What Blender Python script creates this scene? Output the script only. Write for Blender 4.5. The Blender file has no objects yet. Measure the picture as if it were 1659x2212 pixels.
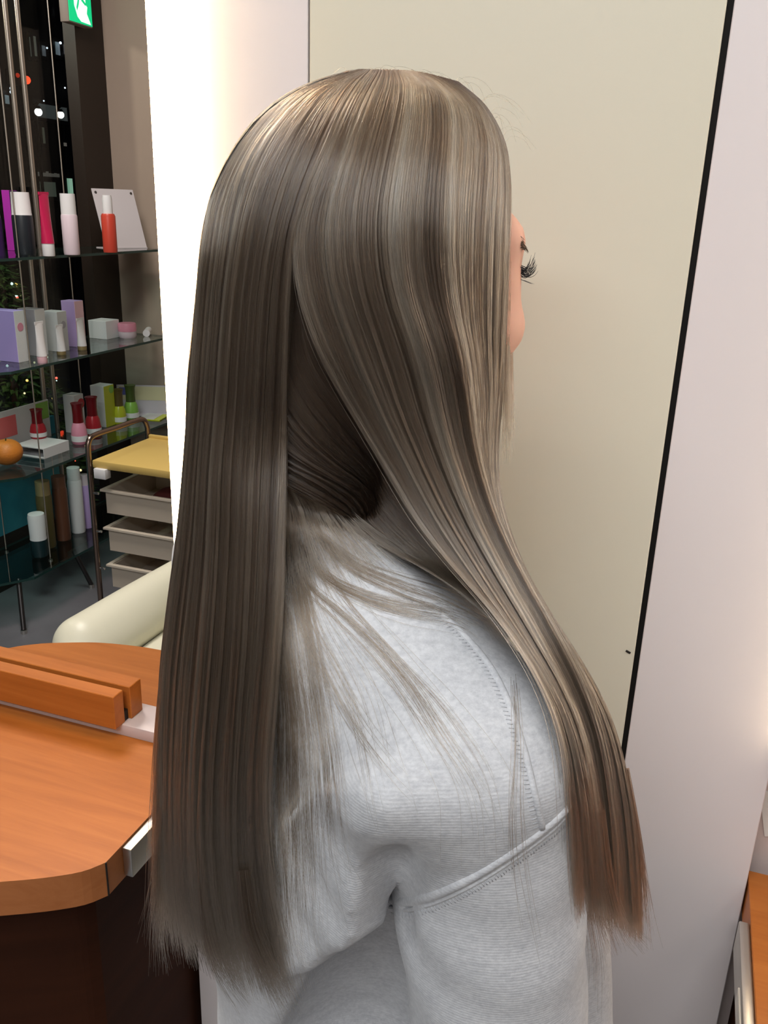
import bpy, bmesh, math, random
import numpy as np
from mathutils import Vector, Matrix
from mathutils.bvhtree import BVHTree

scn = bpy.context.scene
COL = scn.collection
rng = np.random.default_rng(7)
random.seed(7)

# ------------------------------------------------------------------ camera
FPX, PCX, PCY = 1880.0, 829.5, 1106.0
CAMZ = 1.32
_dn = np.array([656.0 - PCX, 6448.0 - PCY, FPX]); _dn /= np.linalg.norm(_dn)
_fw = np.array([0, 0, 1.0]) - _dn[2] * _dn; _fw /= np.linalg.norm(_fw)
_rt = np.cross(_dn, _fw)
RC = np.array([_rt, _fw, -_dn])            # camera (x right, y down, z forward) -> world
cam_d = bpy.data.cameras.new('camera'); cam = bpy.data.objects.new('camera', cam_d); COL.objects.link(cam)
cam_d.sensor_fit = 'VERTICAL'; cam_d.sensor_height = 36.0; cam_d.lens = FPX / 2212.0 * 36.0
cam_d.clip_start = 0.02; cam_d.clip_end = 200
_m = Matrix.Identity(4)
for r in range(3):
    _m[r][0] = RC[r][0]; _m[r][1] = -RC[r][1]; _m[r][2] = -RC[r][2]
_m.translation = Vector((0, 0, CAMZ))
cam.matrix_world = _m
scn.camera = cam

# ------------------------------------------------------------------ world, lights, exposure
scn.view_settings.view_transform = 'Standard'
scn.view_settings.look = 'None'
scn.view_settings.gamma = 1.0
scn.view_settings.use_curve_mapping = False
scn.view_settings.exposure = 0.0
w = bpy.data.worlds.new('night'); scn.world = w; w.use_nodes = True
w.node_tree.nodes['Background'].inputs[0].default_value = (0.010, 0.010, 0.014, 1)
w.node_tree.nodes['Background'].inputs[1].default_value = 1.0
scn.cycles_curves.shape = 'RIBBONS'
scn.cycles.max_bounces = 7; scn.cycles.diffuse_bounces = 3; scn.cycles.glossy_bounces = 3; scn.cycles.transmission_bounces = 6; scn.cycles.transparent_max_bounces = 12
scn.cycles.use_adaptive_sampling = True; scn.cycles.adaptive_threshold = 0.16; scn.cycles.caustics_refractive = False; scn.cycles.caustics_reflective = False

ANG = math.radians(19.0)                    # the room is turned 19 degrees to the camera heading
UM = np.array([math.cos(ANG), -math.sin(ANG)]); VM = np.array([math.sin(ANG), math.cos(ANG)])
def RM(u, v, z=0.0):
    p = u * UM + v * VM
    return Vector((p[0], p[1], z))

def area(name, u, v, z, sx, sy, watt, col, rot=(0, 0, 0)):
    l = bpy.data.lights.new(name, 'AREA'); l.shape = 'RECTANGLE'; l.size = sx; l.size_y = sy
    l.energy = watt; l.color = col
    o = bpy.data.objects.new(name, l); COL.objects.link(o)
    o.location = RM(u, v, z); o.rotation_euler = (rot[0], rot[1], rot[2] - ANG)
    return o
CEIL = 2.6
area('ceiling_panel_light', -0.25, -0.25, CEIL - 0.03, 1.5, 0.3, 20, (0.95, 0.98, 1.0))
area('ceiling_panel_light', -0.25, -1.3, CEIL - 0.03, 1.5, 0.3, 30, (0.95, 0.98, 1.0))
area('ceiling_panel_light', -1.5, 1.6, CEIL - 0.03, 0.6, 0.6, 34, (1.0, 0.93, 0.86))
area('ceiling_panel_light', 1.2, 0.0, CEIL - 0.03, 0.6, 0.6, 8, (1.0, 0.95, 0.9))

# ------------------------------------------------------------------ helpers
def ray(x, y):
    return RC @ np.array([(x - PCX) / FPX, (y - PCY) / FPX, 1.0])
CAMP = np.array([0, 0, CAMZ])
def at_y(x, y, Y):
    d = ray(x, y); return CAMP + d * (Y / d[1])
def at_z(x, y, z):
    d = ray(x, y); return CAMP + d * ((z - CAMZ) / d[2])
def at_v(x, y, V):
    d = ray(x, y); return CAMP + d * (V / (d[:2] @ VM))
def at_u(x, y, U):
    d = ray(x, y); return CAMP + d * (U / (d[:2] @ UM))
def to_room(p):
    return np.array([p[:2] @ UM, p[:2] @ VM, p[2]])
YS = 1.1
def T(x, y, y0):
    return at_y(x, y, y0 * YS)

MATS = {}
def mat(name, col, rough=0.5, metal=0.0, noise=0.0, nscale=20.0, bump=0.0, bscale=200.0, spec=0.5, emit=None, estr=0.0,
        trans=0.0, alpha=1.0, coat=0.0, stretch=None, col2=None, sss=0.0, ior=1.45):
    if name in MATS: return MATS[name]
    m = bpy.data.materials.new(name); m.use_nodes = True
    nt = m.node_tree; b = nt.nodes['Principled BSDF']
    b.inputs['Base Color'].default_value = (*col, 1)
    b.inputs['Roughness'].default_value = rough
    b.inputs['Metallic'].default_value = metal
    b.inputs['Specular IOR Level'].default_value = spec
    b.inputs['Transmission Weight'].default_value = trans
    b.inputs['IOR'].default_value = ior
    b.inputs['Coat Weight'].default_value = coat
    b.inputs['Alpha'].default_value = alpha
    if sss:
        b.inputs['Subsurface Weight'].default_value = sss
        b.inputs['Subsurface Radius'].default_value = (0.01, 0.004, 0.002)
    if emit:
        b.inputs['Emission Color'].default_value = (*emit, 1); b.inputs['Emission Strength'].default_value = estr
    tc = nt.nodes.new('ShaderNodeTexCoord'); mp = nt.nodes.new('ShaderNodeMapping')
    nt.links.new(tc.outputs['Object'], mp.inputs['Vector'])
    if stretch: mp.inputs['Scale'].default_value = stretch
    if noise or col2:
        n = nt.nodes.new('ShaderNodeTexNoise'); n.inputs['Scale'].default_value = nscale; n.inputs['Detail'].default_value = 5
        nt.links.new(mp.outputs[0], n.inputs['Vector'])
        mx = nt.nodes.new('ShaderNodeMix'); mx.data_type = 'RGBA'
        c2 = col2 if col2 else tuple(max(0, c * (1 - noise)) for c in col)
        mx.inputs['A'].default_value = (*col, 1); mx.inputs['B'].default_value = (*c2, 1)
        rp = nt.nodes.new('ShaderNodeValToRGB'); rp.color_ramp.elements[0].position = 0.35; rp.color_ramp.elements[1].position = 0.65
        nt.links.new(n.outputs['Fac'], rp.inputs['Fac']); nt.links.new(rp.outputs['Color'], mx.inputs['Factor'])
        nt.links.new(mx.outputs['Result'], b.inputs['Base Color'])
    if bump:
        n2 = nt.nodes.new('ShaderNodeTexNoise'); n2.inputs['Scale'].default_value = bscale; n2.inputs['Detail'].default_value = 3
        nt.links.new(mp.outputs[0], n2.inputs['Vector'])
        bp = nt.nodes.new('ShaderNodeBump'); bp.inputs['Strength'].default_value = bump; bp.inputs['Distance'].default_value = 0.002
        nt.links.new(n2.outputs['Fac'], bp.inputs['Height']); nt.links.new(bp.outputs['Normal'], b.inputs['Normal'])
    MATS[name] = m
    return m

def tag(o, label=None, cat=None, group=None, kind=None):
    if label: o['label'] = label
    if cat: o['category'] = cat
    if group: o['group'] = group
    if kind: o['kind'] = kind
    return o
def empty(name, loc, rz=0.0, label=None, cat=None, group=None, kind=None):
    o = bpy.data.objects.new(name, None); COL.objects.link(o)
    o.location = loc; o.rotation_euler = (0, 0, rz); o.empty_display_size = 0.05
    return tag(o, label, cat, group, kind)
def link(name, me, m=None, parent=None, smooth=False):
    if m is not None: me.materials.append(m)
    o = bpy.data.objects.new(name, me); COL.objects.link(o)
    if parent: o.parent = parent
    if smooth: me.polygons.foreach_set('use_smooth', [True] * len(me.polygons))
    return o
def from_bm(name, bm, m, parent=None, smooth=False, sharp=None):
    me = bpy.data.meshes.new(name); bmesh.ops.recalc_face_normals(bm, faces=bm.faces[:]); bm.to_mesh(me); bm.free()
    o = link(name, me, m, parent, smooth or sharp is not None)
    if sharp is not None: me.set_sharp_from_angle(angle=math.radians(sharp))
    return o
def box(bm, x0, x1, y0, y1, z0, z1, bev=0.0, seg=2):
    r = bmesh.ops.create_cube(bm, size=1.0)
    vs = r['verts']
    for v in vs:
        v.co = Vector(((x0 + x1) / 2 + v.co.x * (x1 - x0), (y0 + y1) / 2 + v.co.y * (y1 - y0), (z0 + z1) / 2 + v.co.z * (z1 - z0)))
    if bev > 0:
        es = list({e for v in vs for e in v.link_edges})
        bmesh.ops.bevel(bm, geom=es, offset=bev, segments=seg, affect='EDGES', profile=0.5)
def box_obj(name, d, m, parent=None, bev=0.0, seg=2):
    bm = bmesh.new(); box(bm, *d, bev=bev, seg=seg)
    return from_bm(name, bm, m, parent, sharp=35 if bev else None)
def lathe(bm, prof, n=24, cx=0.0, cy=0.0):
    rows = []
    for r, z in prof:
        if r < 1e-6: rows.append([bm.verts.new((cx, cy, z))])
        else: rows.append([bm.verts.new((cx + r * math.cos(2 * math.pi * k / n), cy + r * math.sin(2 * math.pi * k / n), z)) for k in range(n)])
    for a, b in zip(rows[:-1], rows[1:]):
        for k in range(n):
            k2 = (k + 1) % n
            if len(a) == 1 and len(b) == 1: continue
            if len(a) == 1: bm.faces.new((a[0], b[k2], b[k]))
            elif len(b) == 1: bm.faces.new((a[k], a[k2], b[0]))
            else: bm.faces.new((a[k], a[k2], b[k2], b[k]))
def lathe_obj(name, prof, m, parent=None, n=24, loc=None):
    bm = bmesh.new(); lathe(bm, prof, n)
    o = from_bm(name, bm, m, parent, sharp=40)
    if loc is not None: o.location = loc
    return o
def tube(bm, pts, r, n=8, cap=True):
    pts = [Vector(p) for p in pts]; rows = []
    rr = r if hasattr(r, '__len__') else [r] * len(pts)
    up = Vector((0, 0, 1))
    d0 = (pts[1] - pts[0]).normalized()
    nx = d0.cross(up) if abs(d0.dot(up)) < 0.95 else d0.cross(Vector((1, 0, 0)))
    nx.normalize()
    for i, p in enumerate(pts):
        d = (pts[min(i + 1, len(pts) - 1)] - pts[max(i - 1, 0)]).normalized()
        nx = (nx - d * nx.dot(d)).normalized(); ny = d.cross(nx)
        rows.append([bm.verts.new(p + (nx * math.cos(2 * math.pi * k / n) + ny * math.sin(2 * math.pi * k / n)) * rr[i]) for k in range(n)])
    for a, b in zip(rows[:-1], rows[1:]):
        for k in range(n): bm.faces.new((a[k], a[(k + 1) % n], b[(k + 1) % n], b[k]))
    if cap:
        bm.faces.new(rows[0][::-1]); bm.faces.new(rows[-1])
def tube_obj(name, pts, r, m, parent=None, n=8):
    bm = bmesh.new(); tube(bm, pts, r, n)
    return from_bm(name, bm, m, parent, sharp=50)
def prism(bm, poly, z0, z1, bev=0.0):
    b = [bm.verts.new((x, y, z0)) for x, y in poly]; t = [bm.verts.new((x, y, z1)) for x, y in poly]
    bm.faces.new(b[::-1]); bm.faces.new(t)
    n = len(poly)
    for k in range(n): bm.faces.new((b[k], b[(k + 1) % n], t[(k + 1) % n], t[k]))
    if bev:
        es = [e for e in bm.edges if e.verts[0] in t and e.verts[1] in t]
        bmesh.ops.bevel(bm, geom=es, offset=bev, segments=2, affect='EDGES')
def catmull(P, n, closed=False):
    P = np.asarray(P, float); k = len(P)
    if k == 2: return P[0] + (P[1] - P[0]) * np.linspace(0, 1, n)[:, None]
    seg = np.linalg.norm(np.diff(P, axis=0), axis=1) ** 0.5
    t = np.concatenate([[0], np.cumsum(seg)])
    # natural tangents, hermite on chord parameter
    m = np.zeros_like(P)
    m[1:-1] = (P[2:] - P[:-2]) / (t[2:] - t[:-2])[:, None]
    m[0] = (P[1] - P[0]) / (t[1] - t[0]); m[-1] = (P[-1] - P[-2]) / (t[-1] - t[-2])
    u = np.linspace(0, t[-1], n); i = np.clip(np.searchsorted(t, u, side='right') - 1, 0, k - 2)
    h = (t[i + 1] - t[i]); s = ((u - t[i]) / h)[:, None]; h = h[:, None]
    return (2 * s**3 - 3 * s**2 + 1) * P[i] + (s**3 - 2 * s**2 + s) * h * m[i] + (-2 * s**3 + 3 * s**2) * P[i + 1] + (s**3 - s**2) * h * m[i + 1]
def arclen(P, n):
    Q = catmull(P, max(200, 6 * n)); L = np.concatenate([[0], np.cumsum(np.linalg.norm(np.diff(Q, axis=0), axis=1))])
    u = np.linspace(0, L[-1], n)
    return np.stack([np.interp(u, L, Q[:, c]) for c in range(Q.shape[1])], 1)

# signed distance modelling
def sd_ell(p, c, r):
    q = (p - np.asarray(c)) ; r = np.asarray(r, float)
    k0 = np.sqrt(((q / r) ** 2).sum(-1)); k1 = np.sqrt(((q / (r * r)) ** 2).sum(-1)) + 1e-9
    return k0 * (k0 - 1) / k1
def sd_cap(p, a, b, r1, r2=None):
    a = np.asarray(a, float); b = np.asarray(b, float); r2 = r1 if r2 is None else r2
    ba = b - a; h = np.clip(((p - a) @ ba) / (ba @ ba), 0, 1)
    return np.linalg.norm(p - a - h[..., None] * ba, axis=-1) - (r1 + (r2 - r1) * h)
def smin(a, b, k):
    h = np.clip(0.5 + 0.5 * (b - a) / k, 0, 1)
    return b + (a - b) * h - k * h * (1 - h)
def smax(a, b, k): return -smin(-a, -b, k)
def surface_nets(fn, lo, hi, h):
    lo = np.asarray(lo, float); hi = np.asarray(hi, float)
    n = np.ceil((hi - lo) / h).astype(int) + 1
    ax = [lo[i] + h * np.arange(n[i]) for i in range(3)]
    F = np.empty(n, np.float32)
    for i0 in range(0, n[0], 16):
        g = np.stack(np.meshgrid(ax[0][i0:i0 + 16], ax[1], ax[2], indexing='ij'), -1)
        F[i0:i0 + 16] = fn(g)
    ins = F < 0
    c = np.zeros(n - 1, np.int8)
    for dx in (0, 1):
        for dy in (0, 1):
            for dz in (0, 1):
                c += ins[dx:n[0] - 1 + dx, dy:n[1] - 1 + dy, dz:n[2] - 1 + dz]
    act = (c > 0) & (c < 8)
    I = np.argwhere(act); idx = -np.ones(n - 1, np.int64); idx[act] = np.arange(len(I))
    cor = [(a, b, d) for a in (0, 1) for b in (0, 1) for d in (0, 1)]
    val = np.stack([F[I[:, 0] + a, I[:, 1] + b, I[:, 2] + d] for a, b, d in cor], 1)
    acc = np.zeros((len(I), 3)); cnt = np.zeros(len(I))
    for a in range(8):
        for b in range(a + 1, 8):
            if sum(x != y for x, y in zip(cor[a], cor[b])) != 1: continue
            va, vb = val[:, a], val[:, b]; cr = (va < 0) != (vb < 0)
            t = np.where(cr, va / np.where(cr, va - vb, 1), 0)
            p = np.asarray(cor[a]) + t[:, None] * (np.asarray(cor[b]) - np.asarray(cor[a]))
            acc += p * cr[:, None]; cnt += cr
    V = lo + (I + acc / cnt[:, None]) * h
    Q = []
    for axx in range(3):
        o1, o2 = [(1, 2), (2, 0), (0, 1)][axx]
        A = ins.take(range(n[axx] - 1), axx); B = ins.take(range(1, n[axx]), axx)
        E = np.argwhere(A != B); s = A[tuple(E.T)]
        ok = (E[:, o1] > 0) & (E[:, o2] > 0) & (E[:, o1] < n[o1] - 1) & (E[:, o2] < n[o2] - 1)
        E = E[ok]; s = s[ok]
        def cell(d1, d2):
            e = E.copy(); e[:, o1] -= d1; e[:, o2] -= d2
            return idx[tuple(e.T)]
        q = np.stack([cell(1, 1), cell(0, 1), cell(0, 0), cell(1, 0)], 1)
        q[~s] = q[~s][:, ::-1]
        Q.append(q)
    Q = np.concatenate(Q)
    return V, Q
def mesh_np(name, V, Q):
    me = bpy.data.meshes.new(name)
    me.from_pydata(V.tolist(), [], Q.tolist()); me.update()
    return me

# ------------------------------------------------------------------ the setting
def place(o, u, v, z=0.0, rz=0.0):
    o.location = RM(u, v, z); o.rotation_euler = (0, 0, rz - ANG); return o
def rbox(name, u0, u1, v0, v1, z0, z1, m, kind='structure', bev=0.0):
    cu, cv = (u0 + u1) / 2, (v0 + v1) / 2
    o = box_obj(name, (u0 - cu, u1 - cu, v0 - cv, v1 - cv, 0, z1 - z0), m, bev=bev)
    place(o, cu, cv, z0)
    if kind: o['kind'] = kind
    return o
M_floor = mat('floor_grey', (0.15, 0.15, 0.165), 0.45, noise=0.35, nscale=3.0, bump=0.1)
M_ceil = mat('ceiling_white', (0.75, 0.73, 0.70), 0.8)
M_wallbrown = mat('wall_taupe', (0.40, 0.31, 0.25), 0.7, noise=0.06, nscale=2)
M_wallroom = mat('wall_room', (0.62, 0.58, 0.53), 0.8)
M_dark = mat('frame_dark', (0.022, 0.014, 0.010), 0.45)
M_white = mat('panel_white', (0.80, 0.735, 0.735), 0.42, noise=0.02, nscale=1.5)
M_beige = mat('panel_beige', (0.74, 0.695, 0.57), 0.38, noise=0.02, nscale=2)
M_black = mat('gap_black', (0.012, 0.009, 0.007), 0.7)
def wood_mat(name, c1, c2, c3, rough=0.42, stretch=(1.5, 22, 22)):
    m = bpy.data.materials.new(name); m.use_nodes = True; nt = m.node_tree; b = nt.nodes['Principled BSDF']
    tc = nt.nodes.new('ShaderNodeTexCoord'); mp = nt.nodes.new('ShaderNodeMapping'); mp.inputs['Scale'].default_value = stretch
    nt.links.new(tc.outputs['Object'], mp.inputs['Vector'])
    n = nt.nodes.new('ShaderNodeTexNoise'); n.inputs['Scale'].default_value = 2.2; n.inputs['Detail'].default_value = 8; n.inputs['Roughness'].default_value = 0.65
    n.inputs['Distortion'].default_value = 0.6
    nt.links.new(mp.outputs[0], n.inputs['Vector'])
    rp = nt.nodes.new('ShaderNodeValToRGB')
    e = rp.color_ramp.elements; e[0].position = 0.3; e[0].color = (*c1, 1); e[1].position = 0.72; e[1].color = (*c3, 1)
    k = e.new(0.5); k.color = (*c2, 1)
    nt.links.new(n.outputs['Fac'], rp.inputs['Fac']); nt.links.new(rp.outputs['Color'], b.inputs['Base Color'])
    b.inputs['Roughness'].default_value = rough; b.inputs['Specular IOR Level'].default_value = 0.3
    return m
M_wood = wood_mat('wood_cherry', (0.36, 0.106, 0.017), (0.42, 0.130, 0.023), (0.48, 0.16, 0.032))
M_woodedge = wood_mat('wood_cherry_edge', (0.36, 0.12, 0.035), (0.40, 0.14, 0.045), (0.44, 0.16, 0.05))
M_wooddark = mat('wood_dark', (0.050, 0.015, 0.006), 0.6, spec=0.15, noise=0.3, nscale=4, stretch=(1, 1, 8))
M_chrome = mat('chrome', (0.75, 0.75, 0.74), 0.18, 1.0)
M_steel = mat('brushed_steel', (0.62, 0.60, 0.56), 0.35, 1.0)

UL, UR, VB, VE = -2.20, 2.0, -2.2, 3.0
fl = rbox('floor', UL - 0.1, UR + 0.1, VB - 0.1, VE + 0.1, -0.1, 0.0, M_floor)
cl = rbox('ceiling', UL - 0.1, UR + 0.1, VB - 0.1, VE + 0.1, CEIL, CEIL + 0.1, M_ceil)
rbox('wall_back', UL, UR, VE, VE + 0.1, 0, CEIL, M_wallbrown)
rbox('wall_right', UR, UR + 0.1, VB, VE, 0, CEIL, M_wallroom)
rbox('wall_rear', UL, UR, VB - 0.1, VB, 0, CEIL, M_wallroom)
# window side: dark pier next to the back wall, low sill, dark header, glass
rbox('wall_left', UL - 0.02, UL + 0.03, 2.84, VE, 0, CEIL, M_dark)
rbox('trim_1', UL - 0.1, UL, VB, 2.84, 2.4, CEIL, M_dark)
rbox('trim_2', UL - 0.1, UL, VB, 2.84, 0.0, 0.12, M_dark)
win = empty('window_1', RM(UL - 0.05, 1.4, 0.12), -ANG, kind='structure')
def gl_mat(name, tint, refl=1.0):
    """thin clear glass: tinted see-through with a Fresnel reflection"""
    m = bpy.data.materials.new(name); m.use_nodes = True; nt = m.node_tree; nt.nodes.clear()
    out = nt.nodes.new('ShaderNodeOutputMaterial'); mx = nt.nodes.new('ShaderNodeMixShader'); tr = nt.nodes.new('ShaderNodeBsdfTransparent'); gl = nt.nodes.new('ShaderNodeBsdfGlossy'); lw = nt.nodes.new('ShaderNodeLayerWeight'); pw = nt.nodes.new('ShaderNodeMath'); pw.operation = 'POWER'; pw.inputs[1].default_value = 5.0; fr = nt.nodes.new('ShaderNodeMath'); fr.operation = 'MULTIPLY_ADD'; fr.inputs[1].default_value = 0.9; fr.inputs[2].default_value = 0.04
    nt.links.new(lw.outputs['Facing'], pw.inputs[0]); nt.links.new(pw.outputs[0], fr.inputs[0])
    tr.inputs['Color'].default_value = (*tint, 1); gl.inputs['Roughness'].default_value = 0.02; gl.inputs['Color'].default_value = (refl, refl, refl, 1)
    nt.links.new(fr.outputs[0], mx.inputs[0]); nt.links.new(tr.outputs[0], mx.inputs[1]); nt.links.new(gl.outputs[0], mx.inputs[2]); nt.links.new(mx.outputs[0], out.inputs[0])
    return m
M_glass = gl_mat('window_glass', (0.93, 0.96, 0.95), 0.6)
box_obj('pane', (-0.004, 0.004, -3.6, 1.44, 0.0, 2.28), M_glass, win)
box_obj('mullion', (-0.03, 0.05, -0.5, -0.45, 0.0, 2.28), M_dark, win)

# partition pillar between the two styling stations: white, beige and white faces with open joints
VW = 0.80
PZ = 2.3
part = rbox('wall_partition', -0.505, 0.128, VW + 0.014, VW + 0.055, 0, PZ, M_black)
cu, cv = (-0.505 + 0.128) / 2, VW + 0.0345
for (a, b, m) in ((-0.526, -0.3622, M_white), (-0.3605, -0.0115, M_beige), (-0.0062, 0.128, M_white)):
    p = box_obj('panel', (a - cu, b - cu, VW - cv, VW + 0.014 - cv, 0.0, PZ), m, part, bev=0.0008, seg=1)
sp = box_obj('speck', (-0.0025, 0.0025, -0.0008, 0.0, -0.0012, 0.0012), M_black, part, bev=0.0004)
s_ = to_room(at_v(1357, 1408, VW)); sp.location = (s_[0] - cu, VW - cv, s_[2]); sp.rotation_euler = (0, 0.4, 0)
# the wall of the next station, set back behind the partition's side
rbox('wall_station', 0.128, UR, 0.845, 0.90, 0, CEIL, mat('station_wall', (0.66, 0.55, 0.52), 0.5))

# vertical strip lamps
def strip_lamp(label, u, v, z0, z1, watt_str):
    e = empty('strip_lamp', RM(u, v, z0), -ANG, label, 'lamp')
    bm = bmesh.new()
    prof = [(0.021 * math.cos(a), -0.021 * math.sin(a)) for a in np.linspace(0, math.pi, 13)]
    prism(bm, prof, 0.008, z1 - z0 - 0.008)
    from_bm('diffuser', bm, mat('lamp_glow_%d' % watt_str, (1, 0.9, 0.75), 0.5, emit=(1.0, 0.72, 0.40) if watt_str > 10 else (1.0, 0.78, 0.52), estr=watt_str), e)
    for za, zb in ((0, 0.008), (z1 - z0 - 0.008, z1 - z0)):
        bm = bmesh.new(); prism(bm, [(x * 1.05, y * 1.05) for x, y in prof], za, zb); from_bm('end_cap', bm, mat('cap_white', (0.8, 0.78, 0.75), 0.4), e)
    box_obj('back_rail', (-0.018, 0.018, 0.0005, 0.006, 0, z1 - z0), mat('cap_white', (0.8, 0.78, 0.75), 0.4), e)
    return e
strip_lamp('glowing warm vertical strip lamp on the white panel edge above the round wooden counter', -0.504, VW - 0.0005, 0.83, 2.2, 20.0)
strip_lamp('warm glowing strip lamp at the picture edge above the steel-edged counter', 0.158, VW - 0.0005, 0.835, 2.2, 7.0)

# ------------------------------------------------------------------ round cherry counter
ZC = 0.68
front = [(0, 1905), (60, 1900), (120, 1893), (180, 1882), (237, 1866)]
back = [(335, 1402), (270, 1393), (210, 1388), (150, 1388), (80, 1391), (0, 1404)]
fr = [to_room(at_z(x, y, ZC))[:2] for x, y in front]; bk = [to_room(at_z(x, y, ZC))[:2] for x, y in back]
ctrl = [(-0.49, 0.588), (-0.49, 0.88), (-0.535, 0.955), (-0.61, 0.99)] + [tuple(p) for p in bk] + [(-0.965, 0.80), (-0.965, 0.66), (-0.90, 0.54), (-0.80, 0.475), (-0.69, 0.475), (-0.62, 0.50)] + [tuple(p) for p in fr[:-1]]
arc = catmull(np.array(ctrl[1:] + [ctrl[0]]), 90)
outline = [(-0.49, 0.588)] + [tuple(p) for p in arc[:-1]]
cc = np.array([-0.72, 0.75])
ct = empty('round_counter', RM(cc[0], cc[1], 0), -ANG, 'round cherry-wood styling counter with a rail block and steel bracket', 'counter')
bm = bmesh.new(); prism(bm, [(x - cc[0], y - cc[1]) for x, y in outline], ZC - 0.042, ZC)
o = from_bm('counter_top', bm, M_wood, ct)
o.data.materials.append(M_woodedge)
for p in o.data.polygons:
    if abs(p.normal.z) < 0.5: p.material_index = 1
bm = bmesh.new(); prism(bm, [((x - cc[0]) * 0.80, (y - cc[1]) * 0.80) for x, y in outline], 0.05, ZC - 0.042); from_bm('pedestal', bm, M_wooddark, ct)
bm = bmesh.new(); prism(bm, [((x - cc[0]) * 0.74, (y - cc[1]) * 0.74) for x, y in outline], 0.0, 0.05); from_bm('plinth', bm, M_black, ct)
bm = bmesh.new(); box(bm, 0.230, 0.2312, -0.1635, -0.1620, ZC - 0.0415, ZC + 0.0003); from_bm('edge_joint', bm, M_black, ct)
# steel bracket on the cut side
bk_ = box_obj('steel_bracket', (0.2305, 0.2415, -0.136, 0.03, ZC - 0.038, ZC - 0.002), M_steel, ct, bev=0.0015)
# white rail and slotted block
rl = box_obj('rail', (-0.24, 0.225, 0.033, 0.085, ZC, ZC + 0.016), mat('rail_lilac', (0.56, 0.47, 0.46), 0.4), ct, bev=0.001)
blk_end = -0.608 - cc[0]
M_slot = mat('slot_black', (0.01, 0.008, 0.006), 0.6)
b1 = box_obj('rail_block', (-0.235, blk_end, 0.020, 0.040, ZC + 0.016, ZC + 0.062), M_wood, ct, bev=0.0008, seg=1)
b2 = box_obj('rail_block', (-0.235, blk_end + 0.004, 0.048, 0.072, ZC + 0.016, ZC + 0.062), M_wood, ct, bev=0.0008, seg=1)
box_obj('slot', (-0.235, blk_end - 0.001, 0.040, 0.048, ZC + 0.016, ZC + 0.030), M_slot, ct)

# ------------------------------------------------------------------ counter of the next station
c2 = empty('side_counter', RM(0.40, 0.6, 0), -ANG, 'cherry-wood counter with a steel side rail in the lower corner', 'counter')
box_obj('counter_top', (-0.270, 0.10, -0.03, 0.222, ZC - 0.042, ZC), M_wood, c2, bev=0.0008, seg=1)
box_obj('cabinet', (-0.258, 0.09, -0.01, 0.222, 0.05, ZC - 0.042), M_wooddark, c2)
box_obj('plinth', (-0.24, 0.08, 0.02, 0.20, 0.0, 0.05), M_black, c2)
sr = box_obj('steel_rail', (-0.280, -0.270, -0.02, 0.150, ZC - 0.040, ZC - 0.004), M_steel, c2, bev=0.0015)
for k in range(2):
    box_obj('clip', (-0.2815, -0.279, 0.03 - 0.07 * k, 0.075 - 0.07 * k, ZC - 0.03, ZC - 0.012), mat('clip_light', (0.85, 0.83, 0.78), 0.3, 0.6), sr, bev=0.0006, seg=1)
# small paper note on the wall of the next station, at the picture edge
p_ = to_room(at_v(1664, 1778, 0.845))
nt_ = empty('paper_note', RM(p_[0], 0.845, p_[2] - 0.012), -ANG, 'white paper note on the wall above the side counter, at the picture edge', 'note')
n_ = box_obj('sheet', (-0.004, 0.05, -0.0012, 0.0, -0.004, 0.05), mat('paper_white', (0.85, 0.82, 0.78), 0.7), nt_); n_.rotation_euler = (0, -0.25, 0)

# ------------------------------------------------------------------ the person
PHI = math.radians(30); FD = np.array([math.cos(PHI), math.sin(PHI), 0]); LD = np.array([-math.sin(PHI), math.cos(PHI), 0])
PH2 = math.radians(40); FH = np.array([math.cos(PH2), math.sin(PH2), 0]); LH = np.array([-math.sin(PH2), math.cos(PH2), 0])
ZV = np.array([0, 0, 1.0])
HC = T(797, 575, 0.535)
def hp(f, l, z): return HC + f * FH + l * LH + z * ZV
ON = np.array([-0.048, 0.559, 1.12])           # neck base
def bp_(f, l, z): return np.array([ON[0], ON[1], 0]) + f * FD + l * LD + z * ZV

def to_local(p, o, F, L):
    q = p - o
    return np.stack([q @ F, q @ L, q[..., 2]], -1)

def extruded(p, o, a, b, n, poly, th):
    q = p - o; x, y, w = q @ a, q @ b, q @ n
    d2 = np.full(x.shape, 1e9); inside = np.ones(x.shape, bool) ^ True
    for i in range(len(poly)):
        x0, y0 = poly[i]; x1, y1 = poly[(i + 1) % len(poly)]
        ex, ey = x1 - x0, y1 - y0; t = np.clip(((x - x0) * ex + (y - y0) * ey) / (ex * ex + ey * ey), 0, 1)
        d2 = np.minimum(d2, (x - x0 - t * ex) ** 2 + (y - y0 - t * ey) ** 2)
        cr = ((y0 > y) != (y1 > y)) & (x < (x1 - x0) * (y - y0) / ((y1 - y0) if abs(y1 - y0) > 1e-9 else 1e-9) + x0)
        inside ^= cr
    d2 = np.sqrt(d2) * np.where(inside, -1, 1); dw = np.abs(w) - th
    return np.minimum(np.maximum(d2, dw), 0) + np.sqrt(np.maximum(d2, 0) ** 2 + np.maximum(dw, 0) ** 2)
_p0, _p1, _p2 = T(800, 2000, 0.338), T(850, 1700, 0.322), T(600, 1850, 0.402)
PAN_O = _p0; PAN_B = (_p1 - _p0) / np.linalg.norm(_p1 - _p0); PAN_N = np.cross(_p2 - _p0, PAN_B); PAN_N /= np.linalg.norm(PAN_N); PAN_A = np.cross(PAN_B, PAN_N)
def _pan2(x, y):
    d = ray(x, y); t_ = ((PAN_O - CAMP) @ PAN_N) / (d @ PAN_N); q = CAMP + d * t_ - PAN_O
    return (q @ PAN_A, q @ PAN_B)
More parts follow.
